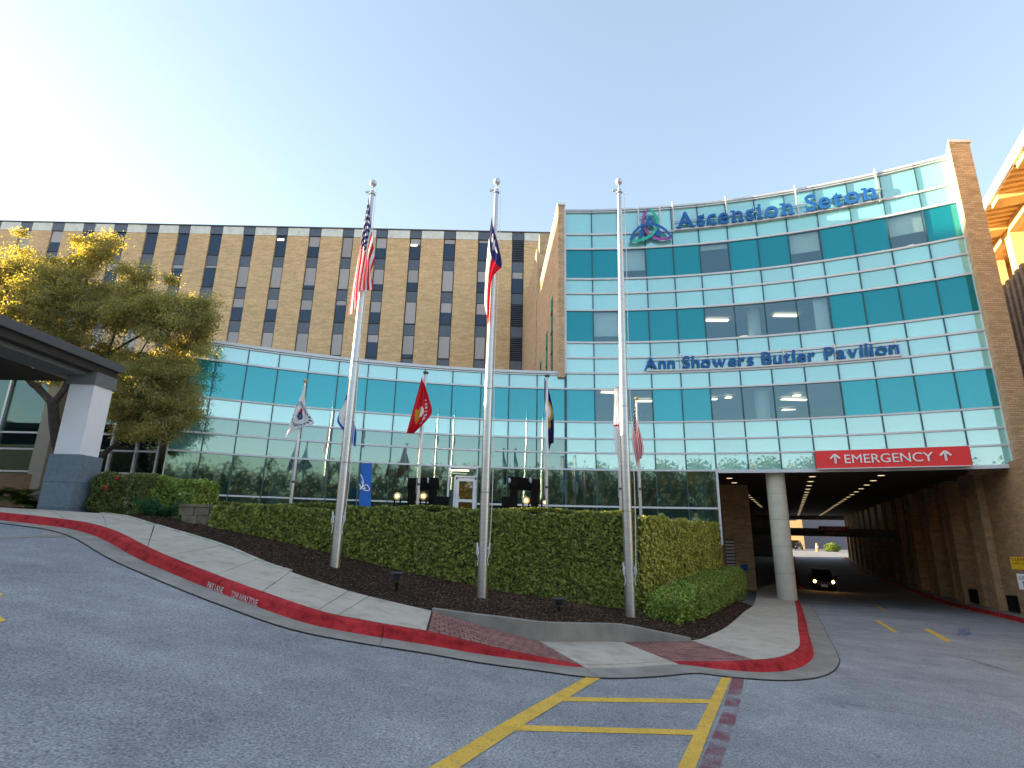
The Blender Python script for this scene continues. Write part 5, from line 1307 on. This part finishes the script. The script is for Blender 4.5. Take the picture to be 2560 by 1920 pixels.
smallpole((1065, 926), 0, 'white pole of the scarlet flag, third from left on the terrace', 'cap'); smallpole((1368, 934), 0, 'white pole of the navy blue flag on the terrace', 'cap')
smallpole((1543, 964), 0, 'white pole of the white flag just left of the right tall flagpole', 'cap'); smallpole((1591, 996), 0, 'white pole of the small American flag right of the right tall flagpole')
def emb1(u, v):
    d = math.hypot((u-.5)/.26, (v-.42)/.5)
    if d < .33: return 2 if (math.sin(u*60)+math.sin(v*40)) > -.1 else 1
    if .75 < d < 1.0: return 2 if (int(math.atan2(v-.42, u-.5)*9) % 2 == 0) else 0
    if math.hypot((u-.42)/.1, (v-.42)/.1) < 1: return 3
    return 0
cloth('white_flag', 'white flag with dark blue emblem hanging limp, leftmost on the terrace', [[(762, 966), (745, 1005), (728, 1050), (712, 1094)], [(763, 985), (757, 1025), (748, 1058), (726, 1084)], [(762, 1008), (771, 1032), (785, 1058), (752, 1066)]], 18.9, emb1, [CW, CGR, CB, CR_], fold=.10)
cloth('blue_flag', 'bright blue flag with white patch partly hidden by the left tall flagpole', [[(869, 980), (858, 1012), (843, 1050), (855, 1072)], [(874, 1000), (868, 1040), (866, 1070), (870, 1095)], [(877, 1010), (882, 1040), (891, 1080), (889, 1118)]], 18.9, lambda u, v: 0 if math.hypot((u-.4)/.3, (v-.35)/.35) < 1 else 1, [CW, CBL], fold=.10)
def mar(u, v):
    d = math.hypot((u-.55)/.22, (v-.5)/.3)
    if d < .45: return 2 if v < .5 else 1
    if d < 1 and v < .5 and u > .55: return 2
    if v > .66 and .3 < u < .8 and (int(u*26) % 2 == 0 or v > .8) and v < .78: return 1
    return 0
cloth('scarlet_flag', 'scarlet flag with gold and grey emblem hanging limp on the terrace', [[(1055, 941), (1043, 985), (1029, 1035), (1016, 1083)], [(1058, 955), (1056, 1000), (1048, 1045), (1026, 1084)], [(1060, 956), (1073, 998), (1081, 1028), (1056, 1050), (1036, 1083)][:1]+[(1074, 1000), (1078, 1036), (1035, 1083)]], 18.9, mar, [CR_, CW, CG], fold=.10)
def nav(u, v):
    if math.hypot((u-.45)/.12, (v-.4)/.3) < 1: return 1
    if math.hypot((u-.45)/.17, (v-.5)/.42) < 1 or math.hypot((u-.68)/.06, (v-.4)/.22) < 1: return 2
    return 0
cloth('navy_flag', 'dark blue flag with yellow and white emblem hanging limp on the terrace', [[(1361, 943), (1361, 1000), (1366, 1060), (1373, 1127)], [(1364, 950), (1370, 1010), (1374, 1060), (1378, 1110)], [(1367, 955), (1381, 1015), (1385, 1060), (1384, 1108)]], 19.12, nav, [CB, CW, CG], fold=.06)
def arm(u, v):
    if .35 < u < .68 and v > .62: return 1 if int(u*40) % 3 else 0
    if .56 < u < .6 and v < .45: return 2
    return 0
cloth('pale_flag', 'white flag with blue emblem hanging straight beside the right tall flagpole', [[(1536, 966), (1535, 1020), (1534, 1080), (1539, 1136)], [(1543, 966), (1547, 1020), (1550, 1080), (1550, 1142)], [(1552, 970), (1560, 1030), (1566, 1090), (1562, 1154)]], 18.9, arm, [CW, CBL, CR_], fold=.05)
cloth('small_american_flag', 'small American flag hanging limp right of the right tall flagpole', [[(1589, 1006), (1583, 1050), (1582, 1110), (1592, 1166)], [(1590, 1040), (1590, 1080), (1594, 1120), (1597, 1150)], [(1594, 1060), (1602, 1085), (1609, 1125), (1603, 1147)]], 18.9, usa, [CR_, CW, CB], fold=.06, nu=40, nv=52)

# ------------------------------------------------------------------ banner, stage rigs, lamps on the terrace
bn = thing('banner', tuple(aty(916, 1262, 20)), 'upright bright blue banner with white loop emblem by the glass wing', 'banner')
BY = 20.0
q = [aty(903, 1159, BY), aty(930, 1158, BY), aty(926, 1285, BY), aty(896, 1285, BY)]; mb = MB(); mb.prism([Vector(v) for v in q], (0, .03, 0)); mb.build('cloth', M_ban, bn)
bz = lambda u, v, dR: Vector(aty(u, v, BY-.02+dR*0+.0))
def brib(pts, w_): 
    P_ = [Vector(aty(a_, b_, BY-.03)) for a_, b_ in pts]; mb = MB()
    for a_, b_ in zip(P_[:-1], P_[1:]): mb.tube(a_, b_, w_, n=6)
    mb.build('emblem', M_signwhite, bn)
brib([(901, 1186), (906, 1195), (909, 1206), (905, 1216), (900, 1224)], .018); brib([(900, 1224), (908, 1214), (918, 1212), (924, 1222), (922, 1227), (912, 1226), (902, 1219), (899, 1210)], .018); brib([(904, 1203), (908, 1214), (914, 1222), (906, 1221), (908, 1210)], .016)
mb = MB(); mb.tube(aty(897, 1290, BY+.06), aty(903, 1156, BY+.06), .02, n=8); mb.build('pole', M_dark, bn)
def rig(cx, label, tilt, dx, bl_=1):
    Yr = 19.6
    def P3(px, py): return Vector(aty(px, py, Yr))
    e = thing('stage_rig', (P3(cx, 1270).x, Yr, ZF), label, 'stage rig', 'black rigs on the terrace')
    a_, b_, c_, d_ = (P3(cx-42, 1195-tilt), P3(cx+38, 1194+tilt), P3(cx+40, 1224+tilt), P3(cx-38, 1228-tilt)) ; mb = MB(); mb.prism([a_, b_, c_, d_], (0, .12, 0)); mb.build('panel', M_black, e)
    for s_ in (-1, 1):
        x0_ = cx-26+(s_+1)*26; t_ = P3(x0_, 1208); b0 = P3(x0_-3, 1290)
        mb = MB(); mb.box(((t_.x+b0.x)/2, Yr-.1, (t_.z+ZF)/2), (.26, .22, t_.z-ZF)); mb.build('post', M_black, e)
        mb = MB(); mb.tube((t_.x, Yr-.35, t_.z-.02), (t_.x, Yr-.05, t_.z), .13, .11, 16); ld = mb.build('lamp_can', M_black, e)
        mb = MB(); mb.bar((t_.x-.15, Yr-.3, t_.z+.03), (t_.x-.2, Yr-.1, t_.z+.12), .04, .12); mb.build('shade', M_alu, ld)
    p = P3(cx+dx, 1250); mb = MB(); mb.box((p.x, Yr-.15, (p.z+ZF)/2+.1), (.55, .4, p.z-ZF)); mb.build('case', M_black, e)
    return e
rig(1058, 'black two-post stage rig with lamps, left of the glass door', 0, 46); rig(1312, 'tilted black two-post stage rig right of the middle flagpole', 5, -38)
for px, py, on, lab in ((993, 1240, 1, 'round amber spotlight left of the left rig'), (1058, 1240, 1, 'round amber spotlight inside the left rig'), (1315, 1251, 1, 'bright round amber spotlight under the right rig'), (1362, 1256, 0, 'small amber lamp right of the right rig')):
    p = Vector(aty(px, py, 19.2)); e = thing('spotlight', (p.x, p.y, ZF), lab, 'spotlight', 'round spotlights on the terrace'); r_ = .13 if on else .08
    mb = MB(); mb.tube(p, p+Vector((.05, .22, -.02)), r_, r_*.8, 18); mb.build('can', M_brass, e)
    mb = MB(); mb.ball(p+Vector((0, -.02, 0)), r_*.42, 10); mb.build('bulb', M_amber, e)
    mb = MB(); mb.box((p.x-.10, p.y+.1, (p.z+ZF)/2), (.05, .05, p.z-ZF)); mb.box((p.x+.10, p.y+.1, (p.z+ZF)/2), (.05, .05, p.z-ZF)); mb.build('bracket', M_black, e)
# black garden flood lamps in the mulch
for px, py, lab in ((990, 1488, 'black garden flood lamp in the mulch between left and middle tall flagpoles'), (1397, 1551, 'black garden flood lamp in the mulch between middle and right tall flagpoles')):
    p = G(px, py, .1); e = thing('garden_lamp', p, lab, 'garden light', 'garden lamps in the mulch bed')
    mb = MB(); mb.tube(p-Vector((0, 0, .1)), p+Vector((0, 0, .26)), .028, n=8); mb.build('stake', M_black, e)
    mb = MB(); mb.box(p+Vector((0, 0, .36)), (.19, .16, .12)); mb.build('lamp_body', M_dark, e, bevel=.01)
    mb = MB(); mb.box(p+Vector((0, -.03, .435)), (.26, .22, .03)); mb.build('hood', M_dark, e, bevel=.006)
    mb = MB(); mb.box(p+Vector((0, -.085, .36)), (.15, .01, .08)); mb.build('lens', M_cargl, e)

# ------------------------------------------------------------------ right-hand building with deep sunlit eaves
rb = thing('eaves_building', tun(35, 15, 0), 'sunlit golden building with deep ribbed eaves at the right edge', 'building')
FL = 13.0; FZ = 20.75
mb = MB(); wallbox(mb, 20, 62, FL-.06, FL+.1, FZ-.62, FZ); mb.build('fascia', M_signwhite, rb)
mb = MB(); wallbox(mb, 20, 62, FL-.02, FL+6, FZ-.02, FZ+.1); mb.build('roof', M_cap, rb)
mb = MB(); wallbox(mb, 20, 62, FL+.1, FL+6, FZ-.42, FZ-.36); mb.build('soffit', M_golden, rb)
s_ = 20.3
k_ = 0
while s_ < 61:
    mb = MB(); wallbox(mb, s_, s_+.32, FL+.10, FL+1.72, FZ-.66, FZ-.42); mb.build('rib', M_golden, rb)
    s_ += .62; k_ += 1
mb = MB(); wallbox(mb, 20, 62, FL+1.72, FL+2.15, FZ-1.25, FZ-.42); mb.build('beam', M_golden, rb)
for s_ in np.arange(21.5, 62, 4.3):
    mb = MB(); wallbox(mb, s_, s_+.95, FL+1.75, FL+2.6, 14, FZ-1.26); mb.build('post', M_golden, rb)
    mb = MB(); wallbox(mb, s_-.1, s_+1.05, FL+.1, FL+2.7, FZ-.98, FZ-.67); mb.build('cross_beam', M_golden, rb)
mb = MB(); wallbox(mb, 20, 62, FL+3.8, FL+4.1, 10, FZ-.4); mb.build('back_wall', M_golden, rb)
mb = MB(); wallbox(mb, 20, 62, FL+3.7, FL+3.8, 17.6, 18.3); mb.build('light_band', M_signwhite, rb)
mb = MB(); wallbox(mb, 20, 62, FL+1.6, FL+1.8, -2, 16.35); mb.build('parapet_wall', M_flute, rb)
s_ = 20.1
while s_ < 61: mb = MB(); wallbox(mb, s_, s_+.42, FL+1.28, FL+1.6, -2, 16.45); mb.build('flute', M_flute, rb); s_ += .84

# signs on the right wall by the drive
def wallsign(px0_, py0_, px1_, py1_, s_, m_, name, label):
    a_ = ts(px0_, py0_, s_); b_ = ts(px1_, py1_, s_); la = float(a_[:2]@TN); lb = float(b_[:2]@TN)
    e = thing(name, tun(s_, la, b_[2]), label, 'sign'); mb = MB(); wallbox(mb, s_, s_+.03, la, lb, b_[2], a_[2]); mb.build('panel', m_, e); return e, la, lb, b_[2], a_[2]
e, la, lb, z0, z1 = wallsign(2524, 1392, 2604, 1426, 30.6, mat('sign_yellow', (.72, .42, .01), .5), 'yellow_sign', 'yellow warning sign with black lettering cut by the right edge')
face_text('CLEARANCE', 30.6, la, lb, z0+(z1-z0)*.62, z1, M_black, e, .9); face_text('LOW OVERHEAD', 30.6, la, lb, z0+(z1-z0)*.3, z0+(z1-z0)*.66, M_black, e, .9)
e, la, lb, z0, z1 = wallsign(2541, 1434, 2596, 1476, 30.6, M_signwhite, 'speed_sign', 'white speed limit sign below the yellow sign at the right edge')
face_text('LIMIT', 30.6, la, lb, z0+(z1-z0)*.5, z1, M_black, e, .8); face_text('15', 30.6, la, lb, z0, z0+(z1-z0)*.62, M_black, e, .7)
for px, py0_, py1_ in ((2442, 1473, 1508), (2541, 1489, 1531)):
    a_ = tl(px-6, py0_, 8.5); b_ = tl(px+6, py1_, 8.5); sa_ = float(a_[:2]@TD); sb_ = float(b_[:2]@TD); mb = MB(); wallbox(mb, min(sa_, sb_), max(sa_, sb_)+.1, 8.24, 8.56, b_[2], a_[2]); mb.build('vent', M_black, drv)

# ------------------------------------------------------------------ car in the drive
def make_car(loc, rz, label, paint, lit, group=None):
    e = thing('car', loc, label, 'car', group, rz); e.scale = (.84, .84, .84); Mw = world_of(e)
    def T(x, y, z): return Mw@Vector((x, y, z))     # local: -Y is the front
    secs = [(-2.35, .72, .45, .78, .80), (-2.25, .88, .35, .95, .86), (-1.4, .93, .30, 1.10, .88), (-.9, .94, .30, 1.14, .90), (1.2, .94, .30, 1.14, .9), (2.2, .92, .35, 1.12, .88), (2.4, .80, .45, 1.0, .8)]
    mb = MB(); vs = []
    for (y, hw, z0_, z1_, tw_) in secs:
        vs += [T(-hw*.92, y, z0_), T(-hw, y, z0_+.18), T(-hw, y, z1_-.22), T(-hw*.93, y, z1_), T(hw*.93, y, z1_), T(hw, y, z1_-.22), T(hw, y, z0_+.18), T(hw*.92, y, z0_)]
    fs = []
    for i in range(len(secs)-1):
        for j in range(8): fs.append((i*8+j, i*8+(j+1) % 8, (i+1)*8+(j+1) % 8, (i+1)*8+j))
    fs += [tuple(range(7, -1, -1)), tuple((len(secs)-1)*8+j for j in range(8))]
    mb.add(vs, fs); mb.build('body', paint, e, bevel=.03)
    cab = [(-1.0, .80, 1.10), (-.35, .70, 1.62), (1.3, .70, 1.66), (2.0, .78, 1.12)]
    mb = MB(); vs = []
    for y, hw, z in cab: vs += [T(-hw, y, z), T(hw, y, z)]
    vs += [T(-.84, -1.0, 1.08), T(.84, -1.0, 1.08), T(.84, 2.0, 1.08), T(-.84, 2.0, 1.08)]
    mb.add(vs, [(0, 1, 3, 2), (4, 5, 7, 6), (0, 2, 4, 6, 11, 8), (1, 9, 10, 7, 5, 3)]); mb.build('glass', M_cargl, e)
    mb = MB(); mb.add([T(-.72, -.36, 1.63), T(.72, -.36, 1.63), T(.72, 1.32, 1.67), T(-.72, 1.32, 1.67), T(-.68, -.3, 1.70), T(.68, -.3, 1.70), T(.68, 1.28, 1.73), T(-.68, 1.28, 1.73)], [(0, 1, 5, 4), (1, 2, 6, 5), (2, 3, 7, 6), (3, 0, 4, 7), (4, 5, 6, 7)]); mb.build('roof', paint, e)
    for sx_ in (-1, 1):
        for y in (-1.45, 1.45):
            mb = MB(); mb.tube(T(sx_*.72, y, .36), T(sx_*.95, y, .36), .36, n=20); wh = mb.build('wheel', M_tyre, e)
            mb = MB(); mb.tube(T(sx_*.95, y, .36), T(sx_*.965, y, .36), .2, n=12); mb.build('rim', M_chrome, wh)
        mb = MB(); mb.ball(T(sx_*.70, -2.30, .80), .10, 10); mb.build('headlight', M_head if lit else M_chrome, e)
        mb = MB(); mb.ball(T(sx_*1.0, -.85, 1.18), .1, 8); mb.build('mirror', paint, e)
    mb = MB(); mb.box(T(0, -2.37, .68), (1.0, .04, .2), rz); mb.build('grille', M_dark, e)
    mb = MB(); mb.box(T(0, -2.41, .48), (.42, .03, .16), rz); mb.build('number_plate', M_plate, e)
    return e
cp = Vector((23.05+.9, 41.8+1.9, 0)); cp.z = g(cp.x, cp.y)
car = make_car(cp, math.atan2(-.45, .893)+.03, 'dark car with headlights on driving out through the covered drive', M_carp, True)
# what shows beyond the far end of the drive
fb = thing('far_building', tun(150, 2, -3), 'sunlit cream building beyond the far end of the covered drive', 'building')
M_cream = mat('cream_wall', (.42, .29, .14), .8, var=.1, vscale=.5)
mb = MB(); wallbox(mb, 150, 156, -14, 2.5, -5, 12); mb.build('wall', M_cream, fb)
mb = MB(); wallbox(mb, 160, 166, 2.5, 30, -5, 9); mb.build('rear_wall', mat('grey_wall', (.22, .22, .26), .8), fb)
for z0_, z1_ in ((-.0, .9), (3.2, 4.4)): mb = MB(); wallbox(mb, 149.9, 150, -12, 1.0, z0_, z1_); mb.build('window', M_tglass, fb)
mb = MB(); wallbox(mb, 149.85, 150, -8, 1.2, -3.9, -1.4); mb.build('garage_opening', M_black, fb)
mb = MB(); wallbox(mb, 140, 149, -12, 14, -3.66, -3.6); mb.build('forecourt', M_cream, fb)
for (s_, l_, m_, lab) in ((143, -1.5, mat('white_car_paint', (.6, .6, .62), .3), 'small white car beyond the far end of the drive'), (144, 1.2, M_carp, 'small dark car beyond the far end of the drive')):
    p = tun(s_, l_); p.z = g(p.x, p.y)+.05; make_car(p, math.atan2(-.45, .893), lab, m_, False)
for (s_, l_, h_, m_, nm, lab) in ((138, 4.6, 1.7, mat('orange_plastic', (.8, .22, .02), .5), 'orange_barrier', 'orange traffic barrier beyond the far end of the drive'), (136, -3.6, 1.2, mat('yellow_plastic', (.7, .5, .02), .5), 'yellow_bollard', 'yellow bollard beyond the far end of the drive')):
    p = tun(s_, l_); p.z = g(p.x, p.y); e = thing(nm, p, lab, 'barrier'); mb = MB(); mb.tube(p, p+Vector((0, 0, h_)), .35, .2, 12); mb.build('post', m_, e); mb = MB(); mb.tube(p+Vector((0, 0, h_*.5)), p+Vector((0, 0, h_*.65)), .33, .3, 12); mb.build('band', M_signwhite, e)
e = thing('far_bush', tun(139, 7.5, -4), 'sunlit bush beyond the far end of the drive', 'bush'); p = tun(139, 7.5); C = blobs((p.x, p.y, g(p.x, p.y)+.8), (1.8, 1.2, 1.0), 3000); Vq, Fq = quads(C, .12); o = npmesh('foliage', Vq, Fq, M_shrub, e); o['kind'] = 'stuff'

# ------------------------------------------------------------------ unseen blocks added left of the frame, sized to shade the forecourt
nb = thing('shade_wing', (-80, 20, 0), 'unseen tan brick mass added left of the forecourt to shade it', 'building')
mb = MB(); mb.box((-82, 69.6, 12.6), (22, 56, 37)); mb.build('tall_shade_block', M_brick_t, nb)
mb = MB(); mb.box((-78, 9.9, 4.6), (16, 42, 19.4)); mb.box((-78, 36.2, 3.6), (16, 10.6, 17.6)); mb.build('low_shade_block', M_brick_t, nb)
mb = MB(); mb.box((-78, -60, 5), (16, 90, 16)); mb.build('far_block', M_brick_t, nb)
